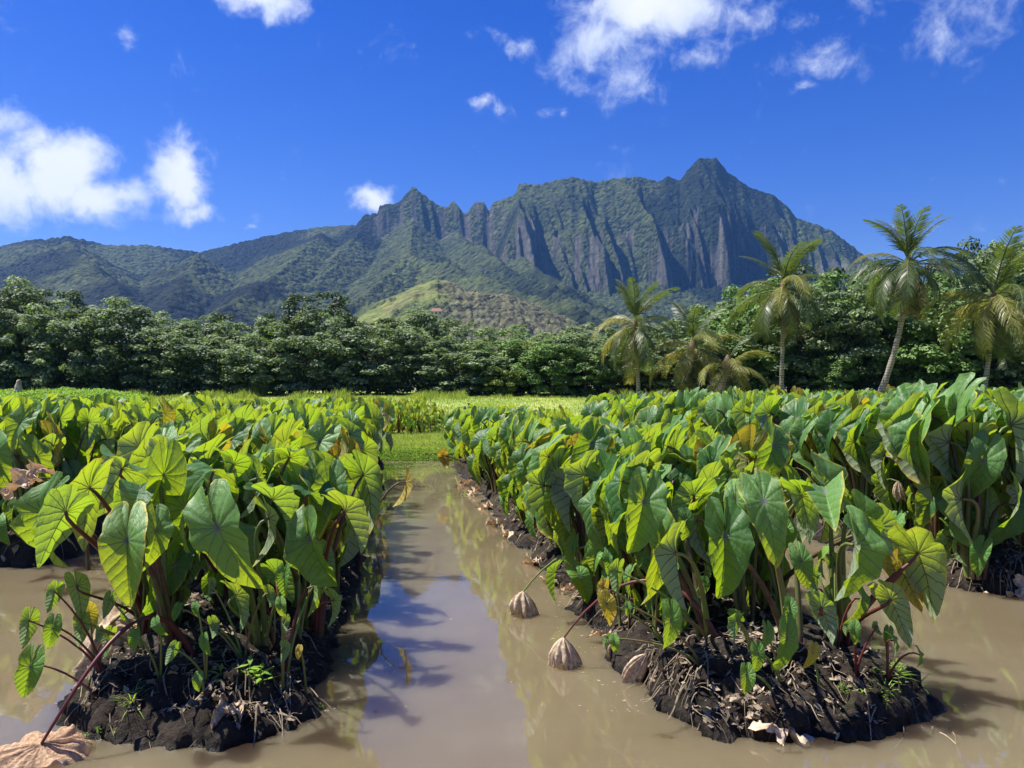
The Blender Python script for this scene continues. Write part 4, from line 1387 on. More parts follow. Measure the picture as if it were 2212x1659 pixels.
def leafmass(name, X, Y, Z, L, seed, mat, upb=.5):
    rs = np.random.default_rng(seed)
    n = len(X)
    nrm = rs.normal(0, 1, (n, 3)); nrm[:, 2] = np.abs(nrm[:, 2]) + upb
    nrm /= np.linalg.norm(nrm, axis=1, keepdims=True)
    t = np.cross(nrm, rs.normal(0, 1, (n, 3)))
    t /= np.linalg.norm(t, axis=1, keepdims=True)
    b = np.cross(nrm, t)
    C = np.stack([X, Y, Z], -1)
    L = L[:, None]
    V = np.stack([C - t * L, C - b * L * .45, C + t * L, C + b * L * .45], 1).reshape(-1, 3)
    tone = np.repeat(rs.random(n), 4)
    return ob(name, mesh_np(name, V, np.arange(n * 4).reshape(-1, 4), mat, False, {'tone': ('FLOAT', tone)}), None, 'stuff')
n = 26000
Xb = rg.uniform(-4.6, .8, n)
zf = rg.random(n)
Yb = BANK_Y - .02 + zf * .25 - .14 * rg.random(n) * (1 - zf)
Zb = .0 + zf * .27 + rg.normal(0, .02, n)
leafmass('bank_weeds', Xb, Yb, Zb, rg.uniform(.008, .02, n), 7, M['weed'])
# ground cover mounds at far left and far right in front of the trees
def cover(x0, x1, y0, y1, hmax, n, seed):
    X = rg.uniform(x0, x1, n); Y = rg.uniform(y0, y1, n)
    uu = (X - x0) / (x1 - x0); vv = (Y - y0) / (y1 - y0)
    env = np.sin(PI * np.clip(uu, 0, 1)) ** .45 * np.sin(PI * vv) ** .4
    h = hmax * env * (.45 + 1.0 * fbm(X * 1.2, Y * 1.2, 3, seed))
    Z = ground_z(X, Y) + h * (1 - rg.random(n) ** 2 * .45)
    leafmass('ground_cover', X, Y, Z + .12 * (rg.random(n) ** 3), rg.uniform(.03, .09, n), seed, M['weed'])
cover(-27.5, -20.2, 39.5, 43.5, .60, 26000, 31)
cover(-34, -26, 41, 45, .45, 9000, 32)
cover(23, 31.5, 38.5, 43, .60, 22000, 33)
cover(15.5, 24, 41.5, 45, .42, 14000, 34)

# ------------------------------------------------------------------ younger, brighter taro patch behind the bank
BR = random.Random(8)
def bright_plant(rs):
    parts = []
    acc = Acc()
    for i in range(15):
        az = rs.uniform(-PI, PI)
        hz = rs.uniform(.25, 1.0)
        rr = rs.uniform(.05, .34)
        P = Vector((math.cos(az) * rr, math.sin(az) * rr, hz))
        n_ = Vector((math.cos(az), math.sin(az), rs.uniform(.2, 1.2))).normalized()
        t = Vector((rs.gauss(0, .3), rs.gauss(0, .3), -1))
        m, Z = frame(P, t, n_, rs.uniform(.26, .38))
        parts.append((rs.choice(BRI), m))
        V, F = tube_arrays(stalk_pts((0, 0, 0), P, Z, 5), np.linspace(.012, .006, 5), 4)
        acc.add(V, F)
    parts.append((acc.mesh('stalks', M['stalk_red']), 'stalks'))
    return parts
bv = [bright_plant(BR) for _ in range(6)]
for i in range(11):
    for j in range(6):
        x = -5.6 + i * .32 + BR.uniform(-.08, .08)
        y = 22.9 + j * .55 + BR.uniform(-.1, .1)
        edge = min(1.0, .62 + .28 * (10 - i))
        e = empty('young_taro', (x + .02 * j, y, float(ground_z(x, y)) - .02), 'bright yellow green taro in the small patch behind the grassy bank', 'taro plant',
                  'bright young taro patch behind the grassy bank', BR.uniform(-PI, PI))
        s = BR.uniform(.80, .98) * edge
        e.scale = (s, s, s)
        for me, mt in BR.choice(bv):
            if isinstance(mt, str): ob('stems', me, e)
            else:
                o = ob('leaf', me, e); o.matrix_basis = mt

# ------------------------------------------------------------------ the wood behind the field
def crown_mesh(seed, mat, rx, ry, zc, rz, nl, per, Ls, skirt=.0):
    rs = np.random.default_rng(seed)
    V, T = [], []
    # lobes on the shell of an uneven body
    d = rs.normal(0, 1, (nl, 3))
    d /= np.linalg.norm(d, axis=1, keepdims=True)
    rr = .66 + .46 * rs.random(nl)
    rr *= 1 + .16 * np.sin(3 * np.arctan2(d[:, 1], d[:, 0]) + seed) * (1 - np.abs(d[:, 2]))
    c = d * rr[:, None] * np.array([rx, ry, rz]) + np.array([0, 0, zc])
    c[:, 2] = np.maximum(c[:, 2], .30 + .5 * rs.random(nl))
    lr = rs.uniform(.28, .80, nl)
    tp = rs.random(nl) < .28
    c[:, 2] += tp * rs.uniform(.2, .9, nl) * (c[:, 2] > zc)
    lr = np.where(tp, lr * .6, lr)
    for k in range(nl):
        m = int(per * lr[k] ** 1.6 / .5)
        q = rs.normal(0, 1, (m, 3))
        q /= np.linalg.norm(q, axis=1, keepdims=True)
        q[:, 2] = np.where(q[:, 2] < -.35, -q[:, 2], q[:, 2])
        rad = lr[k] * (.55 + .55 * rs.random(m) ** 1.3)
        p = c[k] + q * rad[:, None] * np.array([1.1, 1.1, .85])
        # sprays: some leaves stretch out along shoots
        nrm = q * .8 + np.array([0, 0, .55]) + rs.normal(0, .38, (m, 3))
        nrm /= np.linalg.norm(nrm, axis=1, keepdims=True)
        t = np.cross(nrm, rs.normal(0, 1, (m, 3)))
        t /= np.linalg.norm(t, axis=1, keepdims=True)
        b = np.cross(nrm, t)
        L = (Ls * rs.uniform(.6, 1.25, m))[:, None]
        V.append(np.stack([p - t * L, p - b * L * .72 - t * L * .1, p + t * L, p + b * L * .72 - t * L * .1], 1).reshape(-1, 3))
        T.append(np.repeat(np.clip(rs.random(m) * .75 + .35 * rs.random(), 0, 1), 4))
    V = np.concatenate(V); T = np.concatenate(T)
    V[:, 2] = np.maximum(V[:, 2], .02)
    return mesh_np('crown', V, np.arange(len(V)).reshape(-1, 4), mat, False, {'tone': ('FLOAT', T)})
def trunk_mesh(seed, H, r):
    rs = random.Random(seed)
    A = Acc()
    top = Vector((rs.uniform(-.4, .4), rs.uniform(-.3, .3), H * .55))
    A.add(*tube_arrays(bez((0, 0, -.1), (rs.uniform(-.3, .3), 0, H * .2), top * .7, top, 7), np.linspace(r, r * .55, 7), 7))
    for k in range(5):
        s = top * rs.uniform(.35, 1)
        e_ = s + Vector((rs.gauss(0, 1.3), rs.gauss(0, 1.0), H * rs.uniform(.2, .42)))
        A.add(*tube_arrays(bez(s, s + Vector((0, 0, .6)), e_ - Vector((0, 0, .5)), e_, 6), np.linspace(r * .45, r * .12, 6), 5))
    return A.mesh('trunk', M['bark'])
TREE = []
specs = [('tree_leaf', 3.1, 2.4, 3.0, 3.4), ('tree_leaf', 3.4, 2.6, 2.8, 3.2), ('tree_leaf_b', 3.2, 2.5, 2.8, 3.3), ('tree_leaf', 2.8, 2.3, 3.1, 3.5),
         ('tree_leaf_c', 3.0, 2.5, 3.6, 3.3), ('tree_leaf_y', 2.4, 2.0, 3.0, 2.7), ('tree_leaf_b', 2.7, 2.3, 3.3, 3.0), ('tree_leaf_c', 2.7, 2.4, 3.2, 3.2)]
for k, (mt, rx, ry, zc, rz) in enumerate(specs):
    TREE.append((crown_mesh(50 + k, M[mt], rx, ry, zc, rz, 100, 155, .120 if mt != 'tree_leaf_c' else .11), trunk_mesh(60 + k, 6.3, .16)))
tops = np.array([(-200, 600), (0, 612), (60, 612), (110, 640), (200, 628), (260, 640), (330, 672), (420, 690), (520, 682), (600, 695), (650, 645), (690, 625), (730, 655),
                 (800, 678), (880, 668), (940, 672), (980, 692), (1050, 702), (1100, 686), (1180, 705), (1290, 702), (1400, 700), (1500, 690), (1560, 660), (1600, 625), (1660, 590), (1750, 556),
                 (1850, 572), (1950, 590), (2050, 560), (2120, 530), (2212, 500), (2400, 500)])
TR = random.Random(17)
tl = ['large leaved dark green tree in the row behind the field, silvery highlights on its leaves']
desc = {0: 'silvery broad tree', 1: 'grey green bushy tree', 2: 'fresh green tree', 3: 'tall grey green tree',
        4: 'very dark tree', 5: 'yellowish small tree', 6: 'bright leafy tree', 7: 'dark olive tree'}
def place_word(px):
    marks = [(0, 'at the left border'), (100, 'beside the left border'), (200, 'under the left hump of the ridge'), (330, 'under the low saddle of the ridge'), (480, 'left of the tallest left clump'),
             (560, 'just left of the tallest left clump'), (650, 'at the tallest left clump'), (760, 'right of the tallest left clump'), (860, 'below the jagged pinnacle'), (960, 'behind the bright taro patch'),
             (1040, 'right of the bright taro patch'), (1120, 'behind the far end of the channel'), (1230, 'left of the leftmost palm'), (1340, 'behind the leftmost palm'), (1440, 'behind the short palms'),
             (1560, 'behind the stoutest palm'), (1680, 'behind the third tall palm'), (1800, 'left of the leaning palm'), (1920, 'behind the leaning palm'), (2030, 'right of the leaning palm'), (2130, 'behind the rightmost palm'), (2240, 'at the right border')]
    return min(marks, key=lambda m_: abs(m_[0] - px))[1]
def tree(k, x, y, H, W_, label, group, rz=None):
    e = empty('broadleaf_tree', (x, y, float(ground_z(x, y)) - .05), label, 'tree', group, TR.uniform(-.6, .6) + (PI if TR.random() < .5 else 0) if rz is None else rz)
    e.scale = (W_, W_, H / 7.2)
    cm, tm = TREE[k]
    ob('crown', cm, e); ob('trunk', tm, e)
    return e
rowsT = [(49.0, 205, 0.88, 0), (52.5, 215, 1.0, 1), (57.0, 240, 1.04, 2)]
GT = 'trees of the wood behind the field'
for (yd, stp, hk, ri) in rowsT:
    px = -120 + ri * 70
    while px < 2360:
        y = yd + TR.uniform(-.8, .8)
        x = (px / 2.16016 - 512) / FPX * y
        ty = np.interp(px, tops[:, 0], tops[:, 1])
        gz = float(ground_z(x, y))
        H = (EYE + (HY - ty / 2.16016) / FPX * y - gz) * hk * TR.uniform(.90, 1.07)
        if ri == 0:
            H = min(H, 7.2)
        if px > 1540:
            k = TR.choice([2, 6, 6, 2, 0]) if ri < 2 else TR.choice([4, 7, 3, 4])
        elif 600 < px < 760 and ri:
            k = 7
        elif px < 60 and ri < 2:
            k = 4
        else:
            k = TR.choice([0, 1, 3, 0, 1, 2, 5 if 700 < px < 1200 else 3, 7])
        tree(k, x, y, H, TR.uniform(.88, 1.12) * (.95 if H < 7 else 1.15), desc[k] + ' ' + place_word(px) + (', front rank' if ri == 0 else ', second rank' if ri == 1 else ', top rank'), GT)
        px += stp * TR.uniform(.75, 1.05) * (.50 if ri < 2 else .55)
n = 60000
Xb = rg.uniform(-40, 40, n); Yb = 48.6 + rg.normal(0, .6, n)
Zb = ground_z(Xb, Yb) + rg.random(n) ** .8 * (1.5 + 1.6 * fbm(Xb * .5, Xb * 0, 3, 6))
leafmass('undergrowth', Xb, Yb, Zb, rg.uniform(.06, .14, n), 17, M['tree_leaf_c'])
# small bright bushes at the wood's foot
for (px, py, H, k, lab) in [(1085, 800, 2.4, 5, 'small bright lime bush in front of the dark wood behind the channel'),
                            (1190, 760, 3.8, 6, 'rounded fresh green bush right of the lime one at the wood edge'),
                            (1260, 770, 3.4, 2, 'fresh green bush beside the trunk of the leftmost palm'),
                            (560, 830, 1.2, 5, 'low pale shrub at the foot of the wood, left of centre'),
                            (1800, 790, 2.8, 6, 'glossy green bush left of the leaning palm trunk')]:
    y = 46.6
    x = (px / 2.16016 - 512) / FPX * y
    tree(k, x, y, H, H / 5.6, lab, 'bushes at the foot of the wood')

# ------------------------------------------------------------------ coconut palms
def frond_mesh(seed, L, droop, mat, ragged=.1, nl=46, hang=.5, base_el=0.0):
    """midrib in the x-z plane starting at the origin, leaflets to both sides"""
    rs = random.Random(seed)
    A = Acc()
    k = 15
    el_, p, pts = base_el, np.array([0., 0., 0.]), []
    side = rs.gauss(0, .12)
    for i in range(k):
        pts.append(p.copy())
        s = i / (k - 1)
        e_ = base_el - droop * (s ** 1.25)
        yaw = side * s
        p = p + np.array([math.cos(e_) * math.cos(yaw), math.cos(e_) * math.sin(yaw), math.sin(e_)]) * L / (k - 1)
    pts = np.array(pts)
    A.add(*tube_arrays(pts, np.linspace(.045, .010, k), 5), .95)
    tt = np.linspace(0.12, 1, nl)
    for s in tt:
        f = s * (k - 1)
        i = min(int(f), k - 2)
        c = pts[i] + (pts[i + 1] - pts[i]) * (f - i)
        T = pts[i + 1] - pts[i]
        T /= np.linalg.norm(T)
        S = np.cross(T, [0, 0, 1.0])
        S /= np.linalg.norm(S) + 1e-6
        U = np.cross(S, T)
        for sg in (-1, 1):
            if rs.random() < ragged:
                continue
            l = .25 * L * (math.sin(PI * min(1, s * .82 + .16)) ** .6) * rs.uniform(.8, 1.1)
            d1 = S * sg * .80 + T * .62 + U * .12
            d1 /= np.linalg.norm(d1)
            hh = hang * rs.uniform(.6, 1.3)
            m1 = c + d1 * l * .42 + np.array([0, 0, -l * .16 * hh])
            d2 = d1 + np.array([0, 0, -1.2 * hh])
            d2 /= np.linalg.norm(d2)
            m2 = m1 + d2 * l * .55
            wv = T * .026
            V = np.array([c - wv * .6, c + wv * .6, m1 + wv, m1 - wv, m2 + wv * .12, m2 - wv * .12])
            A.add(V, [[0, 1, 2, 3], [3, 2, 4, 5]], rs.random())
    return A.mesh('frond', mat, False)
FU = [frond_mesh(1 + k, 3.4, .95, M['palm_leaf'], .22, 64, .6, 0) for k in range(3)]           # upright
FA = [frond_mesh(11 + k, 4.2, 2.0, M['palm_leaf'], .20, 78, 1.0, 0) for k in range(4)]         # arching
FY = [frond_mesh(21 + k, 4.2, 1.9, M['palm_yellow'], .22, 76, 1.1, 0) for k in range(3)]
FD = [frond_mesh(31 + k, 3.2, 1.5, M['palm_dead'], .25, 40, 1.3, 0) for k in range(3)]
def palm(name_lab, base_px, crown_px, d, trunk_r, nf, scale, seed, dead_n=3, bend=0.0, yellow=.3, up_n=6, nuts=True, skirt=5):
    rs = random.Random(seed)
    bx = (base_px[0] / 2.16016 - 512) / FPX * d
    bz = float(ground_z(bx, d)) - .05
    c = at(crown_px[0] / 2.16016, crown_px[1] / 2.16016, d)
    e = empty('coconut_palm', (bx, d, bz), name_lab, 'palm tree', 'coconut palms in front of the wood')
    cl = c - Vector((bx, d, bz))
    pts = bez((0, 0, 0), (bend, 0, cl.z * .30), (cl.x - bend * .1, 0, cl.z * .65), cl, 26)
    tt = np.linspace(0, 1, 26)
    rad = trunk_r * (1.0 - .35 * tt + .75 * np.exp(-tt * 14))
    rad = rad * (1 + .05 * np.sign(np.sin(tt * 120)))
    V, F = tube_arrays(pts, rad, 10)
    ob('trunk', mesh_np('trunk', V, F, M['palm_bark']), e)
    # fibrous heart of the crown
    V, F = tube_arrays(np.array([cl + Vector((0, 0, z_)) for z_ in np.linspace(-.35, .75, 7)]), trunk_r * np.array([.7, 1.15, 1.35, 1.2, .9, .55, .15]), 9)
    ob('crown_shaft', mesh_np('crown_shaft', V, F, M['palm_dead'], True, {'tone': ('FLOAT', np.full(len(V), .3))}), e)
    def fr(mesh, az, elv, off, sc):
        o = ob('frond', mesh, e)
        o.matrix_basis = Matrix.Translation(cl + Vector((0, 0, off))) @ Matrix.Rotation(az, 4, 'Z') @ Matrix.Rotation(-elv, 4, 'Y') @ Matrix.Rotation(rs.gauss(0, .35), 4, 'X') @ Matrix.Diagonal((sc, sc, sc, 1))
        return o
    for i in range(up_n):
        fr(rs.choice(FU), i * 2.4 + rs.uniform(-.4, .4), rs.uniform(.95, 1.5), .35, scale * rs.uniform(.8, 1.12))
    for i in range(nf):
        q = i / nf
        pool = FY if rs.random() < yellow else FA
        fr(rs.choice(pool), i * 2.399 + rs.uniform(-.25, .25), .75 - 1.45 * q + rs.uniform(-.1, .1), .1 - .2 * q, scale * rs.uniform(.68, 1.08))
    for i in range(dead_n):
        fr(rs.choice(FD), i * 2.1 + rs.uniform(0, 1.2), rs.uniform(-1.35, -.55), -.3, scale * rs.uniform(.7, .95))
    for i in range(skirt):
        fr(rs.choice(FA), i * 2.399 + 1, rs.uniform(-1.45, -.85), -.25, scale * rs.uniform(.6, .8))
    if nuts:
        for i in range(6):
            az = i * 1.05
            th = np.linspace(0, PI, 7)
            rr_ = np.sin(th) * .10
            V, F = tube_arrays(np.stack([0 * th, 0 * th, -np.cos(th) * .13], -1), np.maximum(rr_, .004), 8)
            o = ob('coconut', mesh_np('coconut', V, F, M['palm_yellow'], True, {'tone': ('FLOAT', np.full(len(V), .2))}), e)
            o.location = cl + Vector((math.cos(az) * .26, math.sin(az) * .26, -.28 - .12 * (i % 2)))
    return e
palm('leftmost coconut palm, upright, its crown below the mountain foot', (1378, 850), (1372, 705), 43, .12, 16, .84, 3, 2, .1, .3, 7)
palm('short palm with yellowish fronds spreading left, between the two bigger palms', (1508, 850), (1497, 752), 43.5, .19, 15, .92, 5, 2, 0, .9, 5, False)
palm('shortest stout palm with a fat brown base and yellow arching fronds', (1548, 850), (1572, 795), 42, .26, 12, .82, 8, 3, 0, .95, 2, False)
palm('tall straight palm third from the right, long drooping fronds', (1688, 850), (1692, 628), 42, .13, 18, 1.0, 12, 4, 0, .35, 7)
palm('tallest palm with a curved pale trunk leaning right and brown hanging fronds', (1895, 862), (1962, 575), 41, .165, 20, 1.02, 15, 13, .85, .15, 8)
palm('rightmost palm at the photo border, wide fronds hanging low', (2125, 855), (2148, 650), 40, .145, 18, 1.08, 22, 2, .05, .6, 7)
palm('palm mostly outside the right border, its fronds reaching in', (2330, 855), (2330, 640), 42, .18, 14, 1.0, 27, 2, .1, .3, 6)

# grey stump at far left by the wood
A = Acc()
rs_ = np.random.default_rng(4)
zz = np.linspace(0, 1.0, 14)
rr_ = np.interp(zz, [0, .15, .5, .8, .93, 1.0], [.40, .30, .22, .15, .13, .04])
V, F = tube_arrays(np.stack([.10 * zz ** 1.5, 0 * zz, zz], -1), rr_, 14)
V += .06 * (np.stack([fbm(V[:, 2] * 6, V[:, 0] * 9, 3, 1), fbm(V[:, 2] * 6, V[:, 1] * 9, 3, 2), fbm(V[:, 0] * 9, V[:, 1] * 9, 3, 3)], -1) - .5)
st = ob('tree_stump', mesh_np('tree_stump', V, F, simple('weathered_wood', (.20, .15, .11), (.62, .50, .40), .9, .2, 5, .6, .05)), None)
xx = (38 / 2.16016 - 512) / FPX * 43
st.location = (xx, 43, float(ground_z(xx, 43)) - .05)
st.scale = (.95, .95, 1.15)
tag(st, 'pale weathered pointed tree stump at the far left edge of the field', 'tree stump')

# ------------------------------------------------------------------ mountain
RX = np.array([(-900, 640), (-500, 600), (-200, 560), (0, 532), (70, 518), (150, 511), (230, 530), (320, 530), (430, 545), (500, 528), (600, 505), (690, 490), (770, 485), (785, 464),
               (815, 462), (820, 443), (860, 440), (893, 404), (915, 421), (945, 443), (965, 450), (980, 433), (1002, 461), (1010, 460), (1025, 437), (1045, 437), (1056, 456), (1065, 437),
               (1090, 430), (1115, 418), (1120, 397), (1160, 398), (1235, 382), (1290, 394), (1330, 386), (1380, 381), (1420, 394), (1440, 382), (1470, 389), (1490, 362), (1510, 342),
               (1548, 342), (1570, 370), (1620, 405), (1670, 421), (1700, 445), (1720, 470), (1770, 488), (1800, 500), (1865, 550), (1950, 600), (2100, 670), (2300, 720), (3000, 780)], float)
def mountain():
    na, nt_ = 1150, 380
    a = np.linspace(-.84, .86, na)                      # x / y
    tt = np.concatenate([np.linspace(0, .45, 90, endpoint=False), np.linspace(.45, 1.0, 270, endpoint=False), np.linspace(1.0, 1.5, 20)])
    T, A_ = np.meshgrid(tt, a, indexing='ij')
    px = (A_ * FPX + 512) * 2.16016                      # column of the photograph
    Y0 = 640.0
    YR = 1880 + 130 * np.sin(px / 260.0) - 240 * sst(700, 0, px)
    Y = Y0 + (YR - Y0) * T
    X = A_ * Y
    rx = RX.copy()
    S = HY - np.interp(px, rx[:, 0], rx[:, 1]) / 2.16016          # px of elevation of the skyline
    S = S + 1.8 * (fbm(px / 9.0, px * 0 + 1.1, 3, 8) - .5)
    # cliffs: where the top is steep
    cl = sst(760, 850, px) * (1 - sst(1830, 1950, px))
    warpx = px + 26 * (fbm(px / 90, T * 5, 3, 3) - .5)
    slant = 420 * (1 - T)
    rib = ridged((warpx - slant) / 62.0, T * 1.1 + 2, 3, 41)
    rib2 = ridged((warpx - slant * .7) / 24.0, T * 2.0, 3, 47)
    flute = ridged(px / 10.0, T * 9, 3, 57)
    main = sst(1040, 1110, px)
    # elevation curve along depth
    E_foot = np.where(px < 760, .30, .36)
    talus = 42 + 66 * sst(.40, .86, T) * 1.0
    tc = .70 + .17 * (1 - rib) ** .8 + .035 * (1 - rib2) + .012 * (1 - flute)
    wcl = .060 + .04 * fbm(px / 60, T * 3, 3, 9)
    q_ = np.clip((T - tc) / wcl, 0, 1)
    g_cliff = q_ ** .8
    Ecliff_top = 108 + (S - 108) * (.34 + .50 * fbm(px / 75, px * 0, 3, 77))
    E_main = talus + (Ecliff_top - 108) * g_cliff * sst(.6, .72, T)
    upq = np.clip((T - tc - wcl) / (1 - tc - wcl), 0, 1)
    E_main = E_main + (S - E_main) * upq ** .85
    E_main = E_main + 15 * (ridged((warpx - slant * .5) / 48.0, T * 3, 3, 141) - .62) * np.sin(PI * np.clip(upq, 0, 1)) ** .7
    # pinnacle part: steep upper wall, softer forest spurs beneath
    tcp = .90 + .03 * (1 - rib) + .01 * (1 - rib2)
    gl = sst(0, 1, (T - tcp) / .07)
    E_pin = 30 + (S * .66 - 30) * (T / .9) ** 1.6 * (T < .9) + (S * .66 - 30 + 0) * (T >= .9)
    E_pin = np.where(T < .9, 30 + (S * .62 - 30) * np.clip(T / .9, 0, 1) ** 1.5, 30 + (S * .62 - 30))
    E_pin = E_pin + (S - E_pin) * gl
    E_pin = E_pin + 16 * (ridged((px - 150 * (1 - T)) / 130, T * 1.6, 3, 61) - .55) * sst(.2, .6, T) * (1 - sst(.86, .97, T))
    # forest ridge on the left
    spur = ridged((px + 130 * (1 - T)) / 150.0, T * 1.4, 3, 71)
    E_left = 24 + (S - 24) * np.clip(T, 0, 1) ** 1.35 + (14 * (spur - .6)) * sst(.1, .5, T) * (1 - sst(.9, 1.0, T))
    wm = sst(1040, 1120, px)
    wp = sst(720, 830, px)
    E = E_left * (1 - wp) + (E_pin * (1 - wm) + E_main * wm) * wp
    # behind the crest the ground falls away
    E = np.where(T > 1, S - (T - 1) * 260 * (.6 + .5 * T), E)
    E = np.minimum(E, S + .6)
    Z = EYE + E * Y / FPX
    steep = (cl * np.clip(np.maximum(wm * np.where((g_cliff > .02) & (g_cliff < .97), 1, 0), (1 - wm) * np.where((gl > .05) & (gl < .96), 1, 0)), 0, 1))
    # descending crests (x, y of the photograph, depth) -> (x, y, depth), half slope
    segs = [((893, 470, 1800), (885, 548, 1380), .62), ((885, 548, 1380), (770, 650, 1050), .55), ((885, 548, 1380), (1010, 588, 1200), .55), ((1010, 588, 1200), (1230, 668, 950), .5),
            ((1130, 560, 1500), (1250, 640, 1150), .55), ((985, 500, 1740), (1100, 585, 1350), .62), ((1100, 585, 1350), (1260, 650, 1100), .52),
            ((690, 500, 1660), (600, 590, 1250), .5), ((600, 590, 1250), (500, 660, 950), .45), ((150, 520, 1500), (230, 600, 1150), .45), ((430, 555, 1480), (380, 630, 1100), .45),
            ((780, 500, 1700), (700, 580, 1350), .55)]
    soft = 1.0
    for (p0, p1, sl) in segs:
        w0, w1 = at(p0[0] / 2.16016, p0[1] / 2.16016, p0[2]), at(p1[0] / 2.16016, p1[1] / 2.16016, p1[2])
        dx, dy = w1.x - w0.x, w1.y - w0.y
        q = np.clip(((X - w0.x) * dx + (Y - w0.y) * dy) / (dx * dx + dy * dy), -.02, 1.25)
        ddx, ddy = X - (w0.x + q * dx), Y - (w0.y + q * dy)
        dist = np.hypot(ddx, ddy) * (1 + .25 * (fbm(X / 90, Y / 90, 3, 5) - .5))
        zc = w0.z + (w1.z - w0.z) * q
        Zs = zc - dist * sl - 12 * (1 - ridged(X / 70, Y / 70, 2, 15)) * np.clip(dist / 60, 0, 1)
        Z = np.maximum(Z, Zs)
    Emax = S - .3
    Z = np.where(T < .985, np.minimum(Z, EYE + (Emax) * Y / FPX), Z)
    # rough ground, gullies and tree crowns
    veg = 1 - steep
    low = 1 - sst(.55, .75, T)
    Z += veg * (26 * (fbm(X / 85, Y / 85, 5, 21) - .5)) * (1 - sst(.94, 1.0, T) * .9)
    bump = 1 - worley(X / 13.0, Y / 13.0, 31)
    bump2 = 1 - worley(X / 6.5, Y / 6.5, 33)
    amp = 8.5 * (.15 + 1.7 * np.clip(fbm(X / 90, Y / 90, 4, 35) - .2, 0, 1))
    Z += veg * (amp * (bump - .55) + 3.0 * (bump2 - .5)) * np.where(T > 1, 0, 1) * (1 - .35 * sst(.97, 1, T))
    Z += steep * 5 * (fbm(X / 12, Z / 18, 3, 37) - .5)
    # colours (albedo)
    n1 = fbm(X / 60, Y / 60, 4, 81)
    n2 = fbm(X / 220, Y / 220, 3, 83)
    n3 = fbm(X / 14, Y / 14, 3, 85)
    green = np.array([.034, .056, .022])
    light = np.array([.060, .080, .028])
    rock = np.array([.075, .074, .066])
    dark = np.array([.014, .026, .012])
    f = sst(.42, .66, n1 * .6 + n3 * .4)[..., None]
    C = dark * (1 - f) + green * f
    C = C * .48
    C = C * (1 - .42 * (1 - sst(700, 1000, px)))[..., None]  # left ridge darkened: its shade is put into the albedo
    # grassy talus below the cliffs and grassy crests, sunlight put into their albedo
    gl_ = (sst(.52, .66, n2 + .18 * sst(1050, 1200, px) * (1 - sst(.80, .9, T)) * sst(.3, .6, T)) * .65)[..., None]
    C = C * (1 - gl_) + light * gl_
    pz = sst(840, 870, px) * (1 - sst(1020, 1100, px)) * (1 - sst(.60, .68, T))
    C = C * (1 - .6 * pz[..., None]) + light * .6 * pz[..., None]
    rk = (steep * sst(.43, .60, fbm(px / 16, T * 17, 5, 87)))
    C = C * (1 - rk[..., None]) + (rock * (.35 + 1.3 * fbm(px / 4, T * 14, 3, 88))[..., None]) * rk[..., None]
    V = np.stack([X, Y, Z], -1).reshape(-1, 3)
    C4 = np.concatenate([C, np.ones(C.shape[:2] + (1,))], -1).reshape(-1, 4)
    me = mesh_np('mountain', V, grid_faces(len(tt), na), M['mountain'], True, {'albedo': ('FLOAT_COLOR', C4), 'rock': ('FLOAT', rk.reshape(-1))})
    ob('mountain', me, None, 'structure')
mountain()

def foothill():
    """nearer grassy hill with brown scrub on its right shoulder"""
    na, nd = 330, 150
    px = np.linspace(700, 1330, na)
    dd = np.linspace(420, 720, nd)
    D, P = np.meshgrid(dd, px, indexing='ij')
    X = (P / 2.16016 - 512) / FPX * D
    prof = np.array([(700, 740), (780, 668), (820, 650), (860, 636), (905, 615), (945, 602), (975, 612), (1000, 628), (1040, 634), (1100, 640), (1160, 662), (1230, 690), (1330, 740)], float)
    top = HY - np.interp(P, prof[:, 0], prof[:, 1]) / 2.16016
    t_ = (D - 420) / 300
    E = 18 + (top - 18) * sst(0, .82, t_ + .1 * (fbm(P / 40, t_ * 3, 3, 4) - .5)) ** .8
    E = np.where(t_ > .82, E - (t_ - .82) * 130, E)
    E = np.minimum(E, top + .4)
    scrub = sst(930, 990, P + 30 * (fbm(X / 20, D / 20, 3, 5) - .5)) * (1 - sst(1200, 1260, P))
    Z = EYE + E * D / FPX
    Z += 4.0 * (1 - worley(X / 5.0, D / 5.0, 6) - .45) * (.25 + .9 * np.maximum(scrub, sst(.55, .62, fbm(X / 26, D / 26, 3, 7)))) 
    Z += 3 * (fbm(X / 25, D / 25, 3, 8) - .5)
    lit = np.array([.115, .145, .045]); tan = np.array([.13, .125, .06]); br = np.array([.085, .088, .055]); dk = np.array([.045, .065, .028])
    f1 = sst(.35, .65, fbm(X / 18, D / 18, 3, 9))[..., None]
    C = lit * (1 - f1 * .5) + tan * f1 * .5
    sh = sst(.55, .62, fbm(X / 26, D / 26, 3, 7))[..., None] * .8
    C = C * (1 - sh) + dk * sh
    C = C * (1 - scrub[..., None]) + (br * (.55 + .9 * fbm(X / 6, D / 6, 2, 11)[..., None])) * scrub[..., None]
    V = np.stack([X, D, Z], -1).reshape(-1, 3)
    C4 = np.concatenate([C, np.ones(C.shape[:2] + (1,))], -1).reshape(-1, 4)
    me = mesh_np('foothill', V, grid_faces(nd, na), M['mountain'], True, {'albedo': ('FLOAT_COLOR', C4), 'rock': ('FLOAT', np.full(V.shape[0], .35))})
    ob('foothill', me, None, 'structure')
foothill()

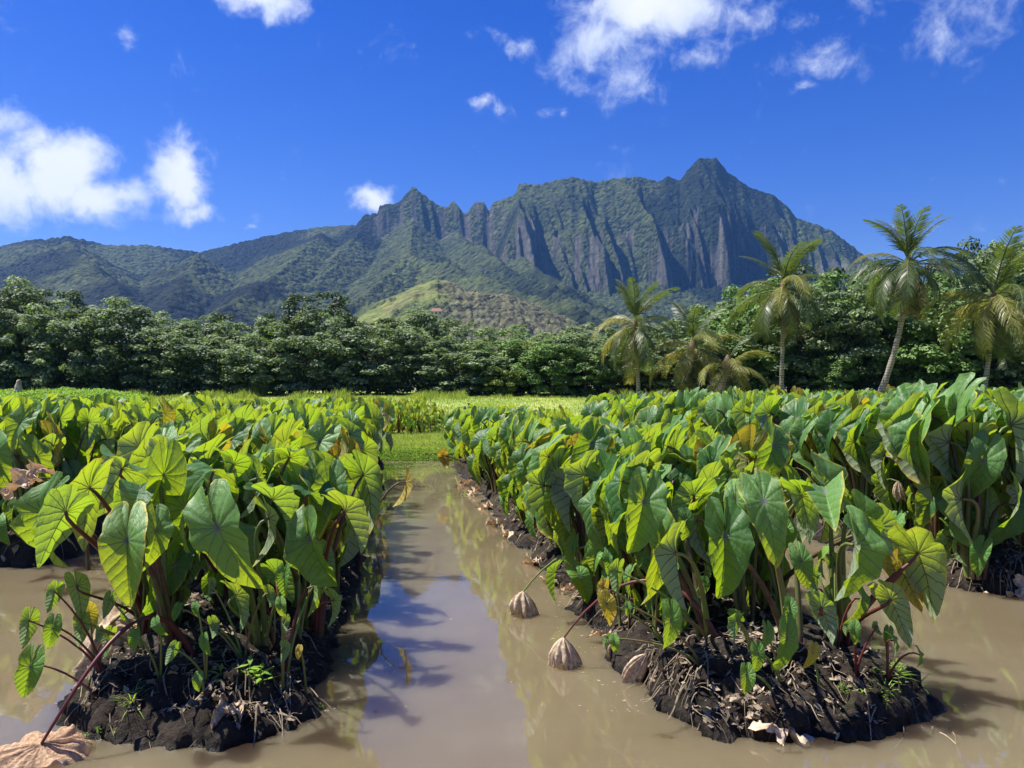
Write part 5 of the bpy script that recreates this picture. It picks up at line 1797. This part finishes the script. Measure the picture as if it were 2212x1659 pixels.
# two small houses on the slope
def house(px, py, d, wpx, label):
    c = at(px / 2.16016, py / 2.16016, d)
    wd = wpx / 2.16016 / FPX * d
    e = empty('house', c - Vector((0, 0, 2.2)), label, 'house')
    mr = simple('roof_tile', (.20, .09, .07), (.34, .17, .13), .8, .2, .8, .3, .1)
    mw = simple('house_wall', (.42, .36, .30), (.52, .46, .38), .8, .2, .5, .1, .05)
    w2, dp = wd / 2, wd * .35
    V = [(-w2, -dp, -1.5), (w2, -dp, -1.5), (w2, dp, -1.5), (-w2, dp, -1.5), (-w2, -dp, 2), (w2, -dp, 2), (w2, dp, 2), (-w2, dp, 2)]
    F = [(0, 1, 5, 4), (1, 2, 6, 5), (2, 3, 7, 6), (3, 0, 4, 7)]
    ob('wall', mesh_np('wall', V, F, mw, False), e)
    a, b = w2 + .5, dp + .6
    V = [(-a, -b, 1.9), (a, -b, 1.9), (a, b, 1.9), (-a, b, 1.9), (-a * .6, 0, 3.8), (a * .6, 0, 3.8)]
    me = bpy.data.meshes.new('roof')
    me.from_pydata(V, [], [(0, 1, 5, 4), (1, 2, 5), (2, 3, 4, 5), (3, 0, 4), (3, 2, 1, 0)])
    me.materials.append(mr)
    ob('roof', me, e)
    for k in (-.5, 0, .5):
        x = k * wd * .7
        V = [(x - .6, -dp - .05, .3), (x + .6, -dp - .05, .3), (x + .6, -dp - .05, 1.5), (x - .6, -dp - .05, 1.5)]
        ob('window', mesh_np('window', V, [(0, 1, 2, 3)], simple('window_glass', (.03, .04, .05), (.05, .06, .07), .15, .5, 1, 0), False), e)
house(943, 672, 440, 24, 'red roofed house on the lower slope of the green foothill')
house(727, 660, 430, 16, 'small red roof showing beside the tallest left tree')

# ------------------------------------------------------------------ haze
def haze():
    V = [(x, y, z) for x in (-2600, 2600) for y in (-430, 2950) for z in (-1.6, 760)]
    F = [(0, 1, 3, 2), (4, 6, 7, 5), (0, 4, 5, 1), (2, 3, 7, 6), (0, 2, 6, 4), (1, 5, 7, 3)]
    me = bpy.data.meshes.new('haze')
    me.from_pydata(V, [], F)
    m, t, out = material('haze_air')
    pv = t.n('ShaderNodeVolumePrincipled')
    pv.inputs['Color'].default_value = (.16, .42, 1.0, 1)
    pv.inputs['Density'].default_value = HAZE
    pv.inputs['Anisotropy'].default_value = .2
    t.l(pv.outputs[0], out.inputs['Volume'])
    me.materials.append(m)
    ob('haze', me, None, 'stuff')
HAZE = 0.00010
haze()
